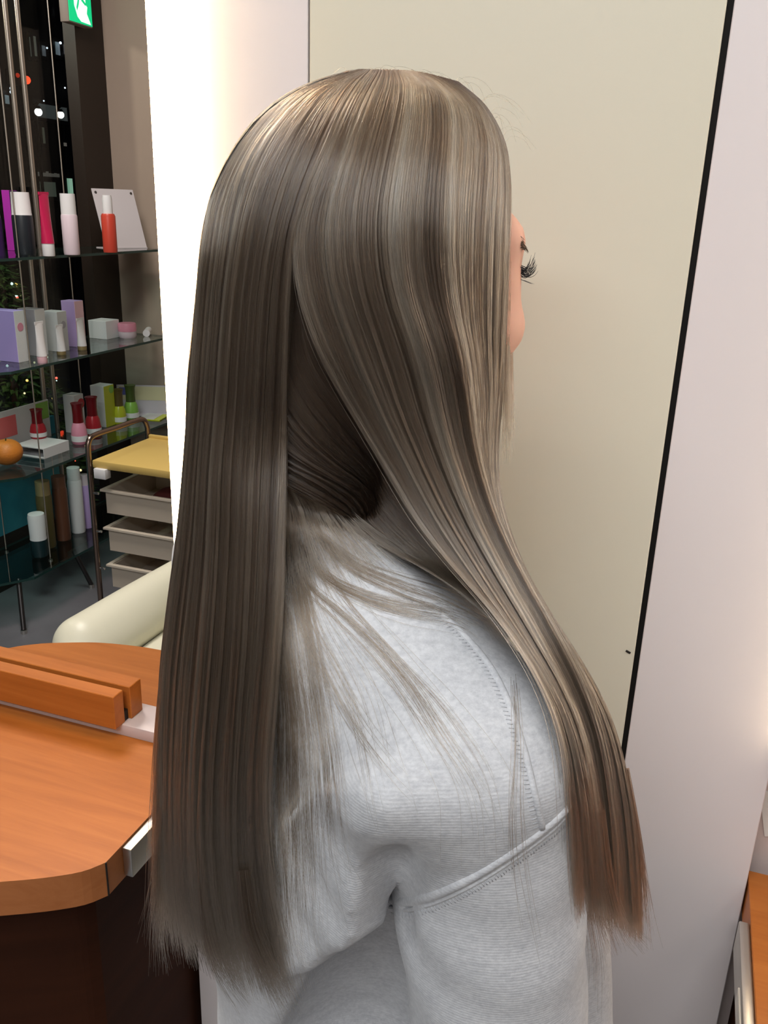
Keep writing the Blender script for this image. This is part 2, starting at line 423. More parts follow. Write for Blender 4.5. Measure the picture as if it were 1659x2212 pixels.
PAN_O = PAN_O + PAN_N * 0.0165 * np.sign(PAN_N @ (PAN_O - CAMP))
PAN_POLY = [_pan2(x, y) for x, y in ((600, 1800), (690, 1735), (790, 1690), (862, 1690), (828, 1760), (808, 1840), (798, 1920), (794, 2000), (740, 2030), (680, 2062), (620, 2095), (560, 2105), (520, 1900))]
def shirt_sdf(p, grow=0.0):
    q = to_local(p, np.array([ON[0], ON[1], 0]), FD, LD)
    f, l, z = q[..., 0], q[..., 1], q[..., 2]
    # trunk
    fc = np.interp(z, [0.5, 0.75, 0.95, 1.1], [0.088, 0.078, 0.043, 0.01])
    a = np.interp(z, [0.5, 0.75, 0.95, 1.06, 1.12], [0.160, 0.155, 0.140, 0.10, 0.07])
    b = np.interp(z, [0.5, 0.8, 0.98, 1.06, 1.12], [0.150, 0.145, 0.150, 0.13, 0.08])
    k = np.sqrt(((f - fc) / a) ** 2 + (l / b) ** 2)
    d = (k - 1) * np.minimum(a, b) * 0.9
    d = smax(d, z - 1.10, 0.05); d = np.maximum(d, 0.56 - z)
    # loose front of the shirt
    d = smin(d, sd_cap(p, T(1238, 1880, 0.50), T(1232, 2320, 0.47), 0.024, 0.036), 0.04)
    # shoulders
    for s in (-1, 1):
        d = smin(d, sd_cap(q, (0.0, s * 0.03, 1.075), (0.018, s * 0.165, 1.020), 0.055, 0.062), 0.04)
    # back panel hanging loose beside the sleeve: a soft box with a lower outer corner
    pan = extruded(p, PAN_O, PAN_A, PAN_B, PAN_N, PAN_POLY, 0.012) - 0.0045
    d0 = d
    # sleeves
    sl = sd_cap(q, (0.026, -0.168, 1.012), (0.060, -0.188, 0.73), 0.060, 0.056)
    sl = np.minimum(sl, 10)
    sl = smin(sl, sd_cap(q, (0.060, -0.188, 0.73), (0.19, -0.08, 0.66), 0.056, 0.050), 0.02)
    hollow = sd_cap(q, (-0.055, -0.135, 1.0), (-0.035, -0.150, 0.66), 0.010, 0.030)
    h1 = T(840, 1790, 0.385); h2 = T(815, 2090, 0.405); h3 = T(770, 2330, 0.41)
    hol = np.minimum(sd_cap(p, h1, h2, 0.012, 0.040), sd_cap(p, h2, h3, 0.040, 0.065))
    d = smax(d0, -hol, 0.010)
    d = smin(d, sl, np.interp(z, [0.8, 0.985, 1.01, 1.04], [0.002, 0.002, 0.012, 0.03]))
    gv = [T(890, 1690, 0.334), T(852, 1780, 0.336), T(834, 1890, 0.348), T(828, 2000, 0.362)]
    gr_ = np.minimum(np.minimum(sd_cap(p, gv[0], gv[1], 0.008, 0.014), sd_cap(p, gv[1], gv[2], 0.013, 0.016)), sd_cap(p, gv[2], gv[3], 0.016, 0.018))
    d = smax(d, -gr_, 0.010)
    d = smin(d, pan, np.interp(z, [0.86, 0.975, 1.02], [0.003, 0.004, 0.05]))
    d = smin(d, sd_cap(q, (0.02, 0.172, 1.010), (0.055, 0.185, 0.73), 0.066, 0.068), 0.022)
    d = smin(d, sd_cap(q, (0.055, 0.185, 0.73), (0.20, 0.08, 0.66), 0.066, 0.055), 0.02)
    # collar band
    ring = np.sqrt((np.sqrt((f - 0.012) ** 2 + l ** 2) - 0.066) ** 2 + (z - 1.118 - 0.25 * (-f)) ** 2) - 0.013
    d = smin(d, ring, 0.012)
    # soft folds in the cloth
    d = d + 0.0016 * np.sin(38 * l + 30 * z + 3 * np.sin(9 * f + 11 * z)) * np.sin(14 * z - 9 * l + 1.0) + 0.0010 * np.sin(70 * l - 40 * z + 4 * np.sin(17 * z))
    cr = sd_cap(p, T(872, 1700, 0.405), T(950, 1625, 0.40), 0.006, 0.003)
    d = smax(d, -cr, 0.016)
    return d - grow
def shirt_full(p):
    d = shirt_sdf(p)
    q = to_local(p, np.array([ON[0], ON[1], 0]), FD, LD)
    f, l, z = q[..., 0], q[..., 1], q[..., 2]
    # hollow: only the outer layer of cloth, open at the neck
    neck = np.sqrt((f - 0.012) ** 2 + l ** 2) - 0.058
    d = np.maximum(d, -np.maximum(neck, 1.105 - 0.2 * f - z))
    return d
SV, SQ = surface_nets(shirt_full, (-0.34, 0.22, 0.54), (0.36, 0.86, 1.17), 0.0045)
def cloth_mat():
    m = bpy.data.materials.new('sweatshirt_cloth'); m.use_nodes = True; nt = m.node_tree; b = nt.nodes['Principled BSDF']
    b.inputs['Roughness'].default_value = 0.92; b.inputs['Sheen Weight'].default_value = 0.25; b.inputs['Specular IOR Level'].default_value = 0.2
    tc = nt.nodes.new('ShaderNodeTexCoord'); mp = nt.nodes.new('ShaderNodeMapping'); mp.inputs['Scale'].default_value = (1, 1, 1.7)
    nt.links.new(tc.outputs['Object'], mp.inputs['Vector'])
    def noise(sc, det, r=0.6):
        n = nt.nodes.new('ShaderNodeTexNoise'); n.inputs['Scale'].default_value = sc; n.inputs['Detail'].default_value = det; n.inputs['Roughness'].default_value = r
        nt.links.new(mp.outputs[0], n.inputs['Vector']); return n
    n1 = noise(260, 5, 0.75); n2 = noise(60, 4)
    ad = nt.nodes.new('ShaderNodeMath'); ad.operation = 'MULTIPLY_ADD'; ad.inputs[1].default_value = 0.7; nt.links.new(n1.outputs['Fac'], ad.inputs[0])
    mu = nt.nodes.new('ShaderNodeMath'); mu.operation = 'MULTIPLY'; mu.inputs[1].default_value = 0.3; nt.links.new(n2.outputs['Fac'], mu.inputs[0]); nt.links.new(mu.outputs[0], ad.inputs[2])
    rp = nt.nodes.new('ShaderNodeValToRGB'); e = rp.color_ramp.elements
    e[0].position = 0.36; e[0].color = (0.42, 0.43, 0.46, 1); e[1].position = 0.60; e[1].color = (0.58, 0.59, 0.615, 1)
    nt.links.new(ad.outputs[0], rp.inputs['Fac']); nt.links.new(rp.outputs['Color'], b.inputs['Base Color'])
    wv = nt.nodes.new('ShaderNodeTexWave'); wv.bands_direction = 'Z'; wv.inputs['Scale'].default_value = 170; wv.inputs['Distortion'].default_value = 1.2; wv.inputs['Detail'].default_value = 2
    nt.links.new(tc.outputs['Object'], wv.inputs['Vector'])
    n3 = noise(700, 2)
    a2 = nt.nodes.new('ShaderNodeMath'); a2.operation = 'MULTIPLY_ADD'; a2.inputs[1].default_value = 0.6; nt.links.new(wv.outputs['Fac'], a2.inputs[0]); nt.links.new(n3.outputs['Fac'], a2.inputs[2])
    bp = nt.nodes.new('ShaderNodeBump'); bp.inputs['Strength'].default_value = 0.16; bp.inputs['Distance'].default_value = 0.0008
    nt.links.new(a2.outputs[0], bp.inputs['Height']); nt.links.new(bp.outputs['Normal'], b.inputs['Normal'])
    return m
M_shirt = cloth_mat()
person = empty('person', (ON[0], ON[1], 0.56), 0.0, 'person seen from behind in a pale grey sweatshirt with long straight ash-brown hair', 'person')
def pchild(name, me, m, parent=person, smooth=True):
    o = link(name, me, m, None, smooth)
    o.parent = parent; o.matrix_parent_inverse = Matrix.Translation(-Vector(person.location)) if parent is person else Matrix.Identity(4)
    return o
shirt = pchild('sweatshirt', mesh_np('sweatshirt', SV, SQ), M_shirt)
BVH = BVHTree.FromPolygons(SV.tolist(), SQ.tolist())
def shirt_hit(px, py):
    d = Vector(ray(px, py)).normalized()
    h = BVH.ray_cast(Vector(CAMP), d)
    return h  # loc, normal, index, dist

# body (head, neck, trunk): one continuous skin
def body_sdf(p):
    q = to_local(p, HC, FH, LH); al = q.copy(); al[..., 1] = np.abs(al[..., 1])
    d = sd_ell(q, (0.002, 0, 0.013), (0.085, 0.066, 0.082))
    d = smin(d, sd_ell(q, (0.040, 0, -0.045), (0.058, 0.058, 0.075)), 0.03)
    d = smin(d, sd_ell(q, (0.070, 0, -0.102), (0.024, 0.026, 0.020)), 0.03)
    d = smin(d, sd_ell(al, (0.066, 0.042, -0.037), (0.031, 0.027, 0.026)), 0.018)
    d = smin(d, sd_ell(al, (0.072, 0.036, 0.018), (0.018, 0.028, 0.018)), 0.03)
    d = smin(d, sd_ell(al, (0.066, 0.040, -0.010), (0.022, 0.024, 0.022)), 0.012)
    d = smin(d, sd_ell(al, (0.077, 0.034, 0.003), (0.0135, 0.014, 0.0125)), 0.003)
    d = smin(d, sd_cap(q, (0.092, 0, 0.008), (0.112, 0, -0.036), 0.007, 0.010), 0.012)
    d = smin(d, sd_ell(al, (0.103, 0.010, -0.040), (0.010, 0.009, 0.007)), 0.006)
    d = smin(d, sd_ell(q, (0.093, 0, -0.064), (0.012, 0.022, 0.006)), 0.006)
    d = smin(d, sd_ell(q, (0.091, 0, -0.075), (0.012, 0.020, 0.007)), 0.006)
    d = smin(d, sd_ell(al, (0.002, 0.070, -0.02), (0.016, 0.008, 0.028)), 0.006)
    d = smin(d, sd_cap(q, (-0.018, 0, -0.06), (-0.045, 0, -0.20), 0.050, 0.056), 0.03)
    return smin(d, shirt_sdf(p, -0.012), 0.02)
BV, BQ = surface_nets(body_sdf, (-0.30, 0.26, 0.57), (0.30, 0.80, 1.42), 0.0048)
M_skin = mat('skin', (0.84, 0.47, 0.35), 0.5, sss=0.15, noise=0.05, nscale=30)
body = pchild('body', mesh_np('body', BV, BQ), M_skin)

# sleeve seams and their stitches, lying on the cloth
def seam_path(px, n):
    out = []; nr = []
    for x, y in arclen(np.array(px, float), n):
        h = shirt_hit(x, y)
        if h[0] is not None: out.append(np.array(h[0])); nr.append(np.array(h[1]))
    return np.array(out), np.array(nr)
def seam(name, px, r, sink, n=70, nsm=4):
    Pp, Nn = seam_path(px, n)
    for _ in range(nsm): Pp[1:-1] = 0.25 * Pp[:-2] + 0.5 * Pp[1:-1] + 0.25 * Pp[2:]
    bm = bmesh.new(); tube(bm, [p - q * sink for p, q in zip(Pp, Nn)], r, 10)
    me = bpy.data.meshes.new(name); bmesh.ops.recalc_face_normals(bm, faces=bm.faces[:]); bm.to_mesh(me); bm.free()
    return pchild(name, me, M_shirt, shirt), Pp, Nn
DROP = [(842,1945),(880,1950),(930,1938),(985,1915),(1040,1886),(1100,1848),(1160,1805),(1205,1768),(1240,1730)]
seam('sleeve_seam', DROP, 0.0032, 0.0016)
seam('sleeve_seam', [(x, y + 17) for x, y in DROP], 0.0012, 0.0006)
M_st = mat('stitch_grey', (0.40, 0.41, 0.44), 0.9); lr0 = random.Random(9)
Pp, Nn = seam_path([(x + 2, y + 27) for x, y in DROP], 130)
bm = bmesh.new()
for i in range(1, len(Pp) - 1):
    tg = Pp[i + 1] - Pp[i - 1]; tg /= np.linalg.norm(tg); sd = np.cross(Nn[i], tg)
    if i % 2: tube(bm, [Pp[i] - sd * 0.0014 * lr0.uniform(0.6, 1.3), Pp[i] + sd * 0.0014 + tg * 0.0006], 0.00028, 5)
me = bpy.data.meshes.new('stitching'); bm.to_mesh(me); bm.free(); o = pchild('stitching', me, M_st, shirt); o['kind'] = 'stuff'
SH2 = [(955,1325),(1005,1372),(1055,1432),(1092,1500),(1118,1572),(1138,1640),(1160,1735),(1172,1790)]
seam('shoulder_seam', SH2, 0.0022, 0.0009)
Pp, Nn = seam_path([(x - 12, y + 6) for x, y in SH2], 110)
bm = bmesh.new()
for i in range(1, len(Pp) - 1):
    tg = Pp[i + 1] - Pp[i - 1]; tg /= np.linalg.norm(tg); sd = np.cross(Nn[i], tg)
    if i % 2: tube(bm, [Pp[i] - sd * 0.0014, Pp[i] + sd * 0.0014 + tg * 0.0008], 0.0003, 5)
me = bpy.data.meshes.new('stitching'); bm.to_mesh(me); bm.free(); o = pchild('stitching', me, M_st, shirt); o['kind'] = 'stuff'
# brow and lashes
M_lash = mat('lash_black', (0.012, 0.012, 0.014), 0.5)
bm = bmesh.new()
lr = random.Random(3)
for i in range(30):
    u = i / 29.0
    rx = 1118 + 9 * lr.random(); ry = 592 - 20 * u + 3 * lr.random()
    L = 22 + 16 * lr.random(); up = -4 - 22 * u * lr.random() + 6 * (1 - u)
    y0 = 0.536 + 0.006 * lr.random()
    pts = [T(rx, ry, y0), T(rx + L * 0.45, ry + 7 + up * 0.1, y0 + 0.001), T(rx + L * 0.8, ry + 2 + up * 0.5, y0 + 0.002), T(rx + L, ry - 8 + up, y0 + 0.003)]
    q = catmull(np.array(pts), 8); tube(bm, q, list(np.linspace(0.00030, 0.00007, 8)), 5)
for i in range(7):
    rx = 1116 + 3 * i; ry = 600 + 1.2 * i
    pts = [T(rx, ry, 0.537), T(rx + 12, ry + 5, 0.539), T(rx + 20, ry + 6, 0.541)]
    tube(bm, catmull(np.array(pts), 5), list(np.linspace(0.0002, 0.00006, 5)), 5)
me = bpy.data.meshes.new('eyelashes'); bm.to_mesh(me); bm.free(); o = pchild('eyelashes', me, M_lash); o['label'] = 'long black curled eyelashes'; o['kind'] = 'stuff'
bm = bmesh.new()
for i in range(70):
    u = lr.random(); v = lr.random()
    rx = 1114 + 14 * u + 7 * v; ry = 505 + 30 * u
    pts = [T(rx - 3, ry + 5, 0.532), T(rx + 4, ry + 2 + 4 * u, 0.533), T(rx + 6 + 5 * lr.random(), ry + 6 + 8 * u, 0.535)]
    tube(bm, catmull(np.array(pts), 5), list(np.linspace(0.00022, 0.00006, 5)), 4)
me = bpy.data.meshes.new('eyebrow'); bm.to_mesh(me); bm.free(); o = pchild('eyebrow', me, mat('brow_brown', (0.085, 0.055, 0.032), 0.6)); o['kind'] = 'stuff'

# ------------------------------------------------------------------ hair
ROWS = np.array([[150, 775, 860, .004], [160, 735, 905, .02], [185, 660, 985, .045], [215, 607, 1030, .06], [250, 562, 1065, .072], [300, 520, 1088, .082],
                 [350, 488, 1100, .090], [450, 447, 1110, .098], [550, 430, 1113, .101], [700, 417, 1110, .101], [850, 404, 1100, .098], [1000, 392, 1092, .094], [1200, 380, 1090, .09]], float)
def head_y(x, y):
    xl = np.interp(y, ROWS[:, 0], ROWS[:, 1]); xr = np.interp(y, ROWS[:, 0], ROWS[:, 2]); ry = np.interp(y, ROWS[:, 0], ROWS[:, 3])
    u = np.clip((x - (xl + xr) / 2) / ((xr - xl) / 2), -1, 1)
    yc = np.interp(y, [150, 350, 550], [0.545, 0.540, 0.535])
    return yc - ry * math.sqrt(1 - u * u)
def guide(pts, y_off=0.0):
    out = []
    ys = [p[1] for p in pts]; exp = [(p[1], p[2]) for p in pts if len(p) > 2]
    for p in pts:
        Y = p[2] if len(p) > 2 else head_y(p[0], p[1])
        out.append(T(p[0], p[1], Y + y_off))
    return np.array(out)
A_G = [
 [(775,153),(690,172),(612,208),(545,264),(490,345),(455,425),(434,540),(420,680),(408,830),(396,1000,.525),(382,1150,.522),(362,1300,.518),(345,1450,.512),(340,1600,.508),(338,1750,.505),(341,1900,.5),(352,2075,.495)],
 [(785,153),(720,178),(660,224),(605,295),(560,385),(530,478),(505,600),(488,750),(475,900),(466,1050,.468),(455,1200,.465),(440,1350,.46),(425,1500,.456),(415,1650,.452),(412,1800,.45),(425,1980,.447),(470,2130,.444)],
 [(795,153),(742,182),(700,240),(655,325),(620,418),(592,520),(570,640),(555,800),(545,950),(538,1100,.446),(530,1250,.437),(520,1400,.429),(508,1550,.423),(500,1700,.420),(500,1850,.420),(520,2020,.418),(575,2180,.412)],
 [(800,153),(766,188),(728,255),(688,350),(654,435),(634,515),(623,650),(616,800),(612,950),(606,1100,.432),(600,1220,.420),(592,1350,.408),(578,1500,.398),(566,1650,.395),(568,1800,.395),(592,1980,.396),(645,2190,.396)]]
B_G = [
 [(800,153),(766,188),(728,255),(688,350),(654,435),(634,515),(650,640),(700,770),(768,890,.44),(840,1010,.436),(912,1130,.424),(1000,1240,.402),(1090,1345,.378),(1160,1450,.366),(1205,1550,.36),(1228,1650,.36),(1238,1770,.364),(1243,1890,.368),(1252,2010,.372)],
 [(842,153),(818,205),(797,288),(782,390),(778,500),(785,620),(810,750),(850,880,.436),(900,1000,.432),(960,1125,.422),(1035,1245,.406),(1120,1365,.386),(1192,1480,.374),(1238,1590,.37),(1262,1710,.372),(1275,1840,.376),(1285,2010,.38)],
 [(905,158),(928,205),(945,288),(950,390),(954,510),(964,640),(983,770,.446),(1002,890,.450),(1030,1010,.448),(1072,1130,.438),(1130,1245,.424),(1200,1365,.406),(1262,1485,.396),(1302,1600,.394),(1322,1720,.396),(1335,1850,.40),(1345,2030,.404)],
 [(975,175),(1028,222),(1056,300),(1068,400),(1070,510),(1068,640),(1064,770),(1060,890,.485),(1058,1010,.478),(1084,1130,.464),(1135,1245,.444),(1203,1360,.424),(1270,1470,.412),(1316,1575,.408),(1345,1690,.41),(1362,1810,.412),(1378,2040,.416)],
 [(990,180),(1058,238),(1092,318),(1102,420),(1098,520),(1094,640),(1090,770),(1082,890,.520),(1075,1010,.508),(1095,1125,.488),(1141,1240,.464),(1206,1350,.44),(1276,1460,.426),(1328,1570,.42),(1358,1690,.42),(1377,1810,.422),(1389,2040,.426)]]
C_G = [
 [(650,470,.462),(668,600,.458),(715,750,.455),(780,880,.452),(845,1000,.450),(915,1120,.440),(1000,1230,.420),(1085,1330,.396),(1150,1430,.384)],
 [(632,500,.468),(640,650,.466),(670,800,.466),(720,920,.466),(785,1030,.462),(860,1130,.450),(945,1215,.432),(1035,1300,.408),(1110,1390,.392)],
 [(620,520,.476),(622,680,.478),(630,830,.480),(660,950,.478),(715,1050,.470),(790,1130,.456),(880,1200,.438),(980,1270,.416),(1075,1350,.396)],
 [(612,540,.484),(610,700,.488),(614,850,.490),(630,960,.486),(680,1050,.474),(755,1120,.460),(850,1185,.442),(955,1252,.420),(1055,1325,.400)]]
def clear_shirt(P, gap=0.004):
    """keep a path in front of the cloth as seen along its own line to the viewer's side"""
    for i in range(len(P)):
        d = P[i] - CAMP; L = np.linalg.norm(d); d = d / L
        h = BVH.ray_cast(Vector(CAMP), Vector(d))
        if h[0] is not None and h[3] - gap < L:
            P[i] = CAMP + d * (h[3] - gap)
    return P
KT = 40
def make_sheet(G, smooth_clear=True, ns=61):
    g3 = np.array([arclen(guide(g), KT) for g in G])           # guides x KT x 3
    S = np.stack([catmull(g3[:, k], ns) for k in range(KT)], 1)  # ns x KT x 3
    if smooth_clear:
        for i in range(ns):
            W = S[i] - CAMP; L = np.linalg.norm(W, axis=1); W = W / L[:, None]
            dl = np.zeros(KT)
            for k in range(KT):
                hit = BVH.ray_cast(Vector(CAMP), Vector(W[k]))
                if hit[0] is not None: dl[k] = max(0.0, L[k] - (hit[3] - 0.007))
            d2 = dl.copy()
            for _ in range(30):
                d2[1:-1] = 0.25 * d2[:-2] + 0.5 * d2[1:-1] + 0.25 * d2[2:]; d2 = np.maximum(d2, dl)
            S[i] = CAMP + W * (L - d2)[:, None]
    return S
SH_A, SH_B, SH_C = make_sheet(A_G), make_sheet(B_G), make_sheet(C_G)
def sheet_normals(S):
    du = np.gradient(S, axis=0); dt = np.gradient(S, axis=1)
    n = np.cross(du, dt); n /= np.linalg.norm(n, axis=-1, keepdims=True) + 1e-12
    to = CAMP - S
    s = np.sign((n * to).sum(-1, keepdims=True)); s[s == 0] = 1
    n = n * s
    rad = S - (HC + np.array([0, 0, 0.005])); rad /= np.linalg.norm(rad, axis=-1, keepdims=True)
    wr = np.clip((0.30 - np.linspace(0, 1, S.shape[1])) / 0.12, 0, 1)[None, :, None] if S is SH_A or S is SH_B else 0.0
    n = n * (1 - wr) + rad * wr
    to = to / np.linalg.norm(to, axis=-1, keepdims=True)
    kt = S.shape[1]; wv = np.clip((np.linspace(0, 1, kt) - 0.15) / 0.2, 0, 1)[None, :, None] * 0.95
    n = n * (1 - wv) + to * wv
    return n / np.linalg.norm(n, axis=-1, keepdims=True)
def sample(S, s, t):
    ns, kt = S.shape[:2]
    a = np.clip(s, 0, 1) * (ns - 1); b = np.clip(t, 0, 1) * (kt - 1)
    i = np.minimum(a.astype(int), ns - 2); j = np.minimum(b.astype(int), kt - 2); fa = (a - i)[..., None]; fb = (b - j)[..., None]
    return (S[i, j] * (1 - fa) * (1 - fb) + S[i + 1, j] * fa * (1 - fb) + S[i, j + 1] * (1 - fa) * fb + S[i + 1, j + 1] * fa * fb)
NP = 26
def fbm1(x, seed, oct=4):
    r = np.random.default_rng(seed); out = np.zeros_like(x); amp = 1.0; fr = 1.0
    for _ in range(oct):
        tb = r.normal(size=4096); y = x * fr; i = np.floor(y).astype(int); f = y - i; f = f * f * (3 - 2 * f)
        out += amp * (tb[i % 4096] * (1 - f) + tb[(i + 1) % 4096] * f); amp *= 0.6; fr *= 2.1
    return out
STR = []   # (points NP x 3, tone, radius)
def strands(S, n, thick, tone_seed, clumps, spread=0.0, tmin=0.9, tone0=0.0, tamp=1.0, rad=0.00017, srange=(0, 1), t0=0.0, edge_fade=0.0, layer_bias=1.0, clump_amt=0.55, jitter=0.0010, rootw=0.0, soft_hi=0.0, soft_lo=0.0, shade_amt=0.0):
    N = sheet_normals(S)
    s0 = rng.uniform(srange[0], srange[1], n)
    lay = rng.uniform(0, 1, n) ** layer_bias
    cl = np.round(s0 * clumps + rng.normal(0, 0.25, n)) / clumps
    cph = fbm1(cl * clumps * 0.77 + 13, tone_seed + 5, 2)
    end = rng.uniform(tmin, 1.0, n) - 0.03 * np.abs(rng.normal(size=n))
    end -= edge_fade * np.maximum(0, np.abs(s0 - 0.5) * 2 - 0.7) * rng.uniform(0, 1, n)
    tt = t0 + (end - t0)[:, None] * np.linspace(0, 1, NP)[None]
    pull = clump_amt * np.clip((tt - 0.12) / 0.5, 0, 1)
    wob = rng.normal(0, spread, n)[:, None] * np.clip((tt - 0.6) / 0.4, 0, 1) ** 2
    ss = s0[:, None] * (1 - pull) + cl[:, None] * pull + wob
    grow = np.clip((tt - 0.22) / 0.45, 0, 1)
    if soft_hi: ss = ss + (np.where(s0 > 0.90, rng.exponential(soft_hi, n), 0.0))[:, None] * grow
    if soft_lo: ss = ss - (np.where(s0 < 0.08, rng.exponential(soft_lo, n), 0.0))[:, None] * grow
    over = np.clip(ss, 0, 1)
    P = sample(S, over, tt); Nn = sample(N, over, tt)
    ex = (ss - over)[..., None]
    ed = sample(S, np.full_like(ss, 1.0), tt) - sample(S, np.full_like(ss, 0.0), tt)
    P = P + ex * ed
    ridge = 0.0016 * cph[:, None] * np.clip((tt - 0.15) / 0.3, 0, 1)
    off = -thick * lay[:, None] * (0.35 + 0.65 * np.clip(tt * 3, 0, 1)) + ridge
    ph = rng.uniform(0, 6.28, n)[:, None]
    off = off + jitter * np.sin(ph + tt * 5) 
    P = P + Nn * off[..., None]
    P += ed / (np.linalg.norm(ed, axis=-1, keepdims=True) + 1e-9) * (jitter * 0.8 * np.sin(ph * 2 + tt * 7) * np.clip(tt * 3, 0, 1))[..., None]
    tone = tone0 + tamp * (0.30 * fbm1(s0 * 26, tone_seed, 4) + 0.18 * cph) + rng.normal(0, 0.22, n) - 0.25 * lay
    if shade_amt: tone = tone - shade_amt * np.exp(-((s0 - 0.68) / 0.2) ** 2) * rng.uniform(0.4, 1.2, n)  # shadow among the inner hair, painted into the strand tone
    STR.append((P, tone, np.full(n, rad), np.full(n, rootw)))
D_G = [
 [(600,760,.476),(600,900,.470),(597,1030,.460),(592,1140,.450),(582,1260,.440),(572,1400,.432)],
 [(606,760,.480),(612,900,.476),(620,1010,.468),(640,1110,.454),(668,1220,.442),(700,1330,.434)],
 [(612,760,.484),(622,900,.482),(648,1000,.474),(700,1090,.460),(765,1180,.446),(840,1270,.436)],
 [(618,760,.488),(632,910,.486),(672,1005,.478),(740,1085,.464),(830,1160,.450),(930,1225,.436)]]
def cap_sdf(p):
    q = to_local(p, HC, FH, LH)
    d = sd_ell(q, (0.000, 0, 0.014), (0.086, 0.069, 0.084))
    d = smin(d, sd_cap(q, (-0.03, 0, -0.06), (-0.052, 0, -0.150), 0.050, 0.052), 0.03)
    d = smin(d, sd_ell(q, (-0.035, 0, -0.06), (0.050, 0.060, 0.075)), 0.03)
    face = sd_ell(q, (0.125, 0, -0.055), (0.085, 0.075, 0.120))
    return smax(d, -face, 0.006)
def push_off_cap(S, gap=0.009):
    for _ in range(4):
        e = 1e-3; d = cap_sdf(S)
        g = np.stack([cap_sdf(S + np.eye(3)[k] * e) - cap_sdf(S - np.eye(3)[k] * e) for k in range(3)], -1)
        g /= np.linalg.norm(g, axis=-1, keepdims=True) + 1e-9
        S = S + g * np.maximum(0, gap - d)[..., None]
    return S
SH_A, SH_B = push_off_cap(SH_A), push_off_cap(SH_B)
C_G = [[(p[0], p[1], p[2] + (0.012 if 1 < i < len(g) - 2 else 0.0)) for i, p in enumerate(g)] for g in C_G]
SH_C = make_sheet(C_G)
SH_D = push_off_cap(make_sheet(D_G), 0.008); SH_C = push_off_cap(SH_C, 0.011)
# far side of the head: the curtain that hangs over the other shoulder
def far_guide(u, lowx, lowY):
    out = []
    for y in (156, 185, 250, 350, 450, 550, 700, 850):
        xl, xr, ry = (np.interp(y, ROWS[:, 0], ROWS[:, c]) for c in (1, 2, 3))
        out.append(T((xl + xr) / 2 + u * (xr - xl) / 2, y, 0.54 + ry * math.sqrt(1 - u * u) * 0.9))
    for y, dx in ((1050, 0), (1300, -10), (1600, -15), (1850, -10)): out.append(T(lowx + dx, y, lowY))
    return np.array(out)
_l = [arclen(far_guide(u, x, Y), KT) for u, x, Y in ((-1.0, 400, .545), (-0.8, 450, .585), (-0.4, 560, .615), (0.1, 700, .625))]
_l = np.array(_l); SH_L = np.stack([catmull(_l[:, k], 41) for k in range(KT)], 1)
SH_L = push_off_cap(SH_L, 0.007)
strands(SH_L, 2600, -0.010, 61, 30, spread=0.03, tmin=0.85, rootw=1.0)
strands(SH_D, 2600, 0.010, 41, 30, spread=0.05, tone0=-0.1, tamp=0.6, tmin=0.35, rad=0.00012, clump_amt=0.3)
strands(SH_C, 5200, 0.007, 31, 40, tone0=-1.0, tamp=0.45, tmin=0.90, spread=0.03, soft_hi=0.06)  # dark base tone paints in the shadow cast by the overlying hair
strands(SH_A, 12000, 0.016, 11, 46, spread=0.035, tmin=0.78, edge_fade=0.12, layer_bias=1.3, rootw=1.0, soft_hi=0.018, shade_amt=0.5, tone0=-0.12)
strands(SH_B, 16000, 0.016, 21, 60, spread=0.022, tmin=0.84, layer_bias=1.3, tamp=0.8, rootw=1.0, soft_lo=0.022)

# loose strands: end part of the back curtain thinning out over the cloth, fringe by the face, flyaways
def on_shirt(path, n, width, off=(0.001, 0.004), tone=0.1, rad=0.00011, tmin=0.6, w0=0.3):
    Q = arclen(np.array(path, float), NP)
    tg = np.gradient(Q, axis=0); tg /= np.linalg.norm(tg, axis=1, keepdims=True); nm = np.stack([-tg[:, 1], tg[:, 0]], 1)
    out = []
    for i in range(n):
        e = rng.uniform(tmin, 1.0); a = rng.normal(0, 1); b = rng.normal(0, 0.5); of = rng.uniform(*off); st = rng.uniform(0, 0.12)
        t = st + (e - st) * np.linspace(0, 1, NP)
        wd = width * (w0 + (1 - w0) * t) * (a + b * np.sin(t * 4 + a * 3))
        q = np.stack([np.interp(t, np.linspace(0, 1, NP), Q[:, c]) for c in (0, 1)], 1) + nm[np.clip((t * (NP - 1)).astype(int), 0, NP - 1)] * wd[:, None]
        ds = np.empty(NP)
        for k in range(NP):
            hit = shirt_hit(*q[k]); ds[k] = hit[3] - of if hit[0] is not None else np.nan
        ok = ~np.isnan(ds)
        if ok.sum() < 4: continue
        ds = np.interp(np.arange(NP), np.arange(NP)[ok], ds[ok])
        lo = ds.copy()
        for _ in range(5): ds[1:-1] = 0.25 * ds[:-2] + 0.5 * ds[1:-1] + 0.25 * ds[2:]
        ds = np.minimum(ds, lo)
        D = np.array([ray(*p) for p in q]); D /= np.linalg.norm(D, axis=1, keepdims=True)
        out.append(CAMP + D * ds[:, None])
    if out:
        out = np.array(out); STR.append((out, tone + rng.normal(0, 0.2, len(out)), np.full(len(out), rad), np.zeros(len(out))))
on_shirt([(640,1150),(660,1258),(717,1313),(804,1394),(880,1486),(950,1600),(1015,1698),(1060,1800)], 26, 17, tone=0.2)
on_shirt([(630,1200),(657,1340),(706,1448),(771,1568),(847,1671),(901,1730)], 24, 17, tone=0.2)
on_shirt([(640,1160),(700,1240),(780,1285),(869,1312),(988,1335),(1060,1372)], 46, 15.0, tone=0.15)
on_shirt([(660,1130),(760,1215),(860,1262),(960,1300),(1060,1352)], 50, 18.0, tone=0.0)
on_shirt([(640,1180),(672,1400),(690,1530),(703,1638),(712,1747),(735,1960)], 60, 24, tone=0.2, rad=0.00008)
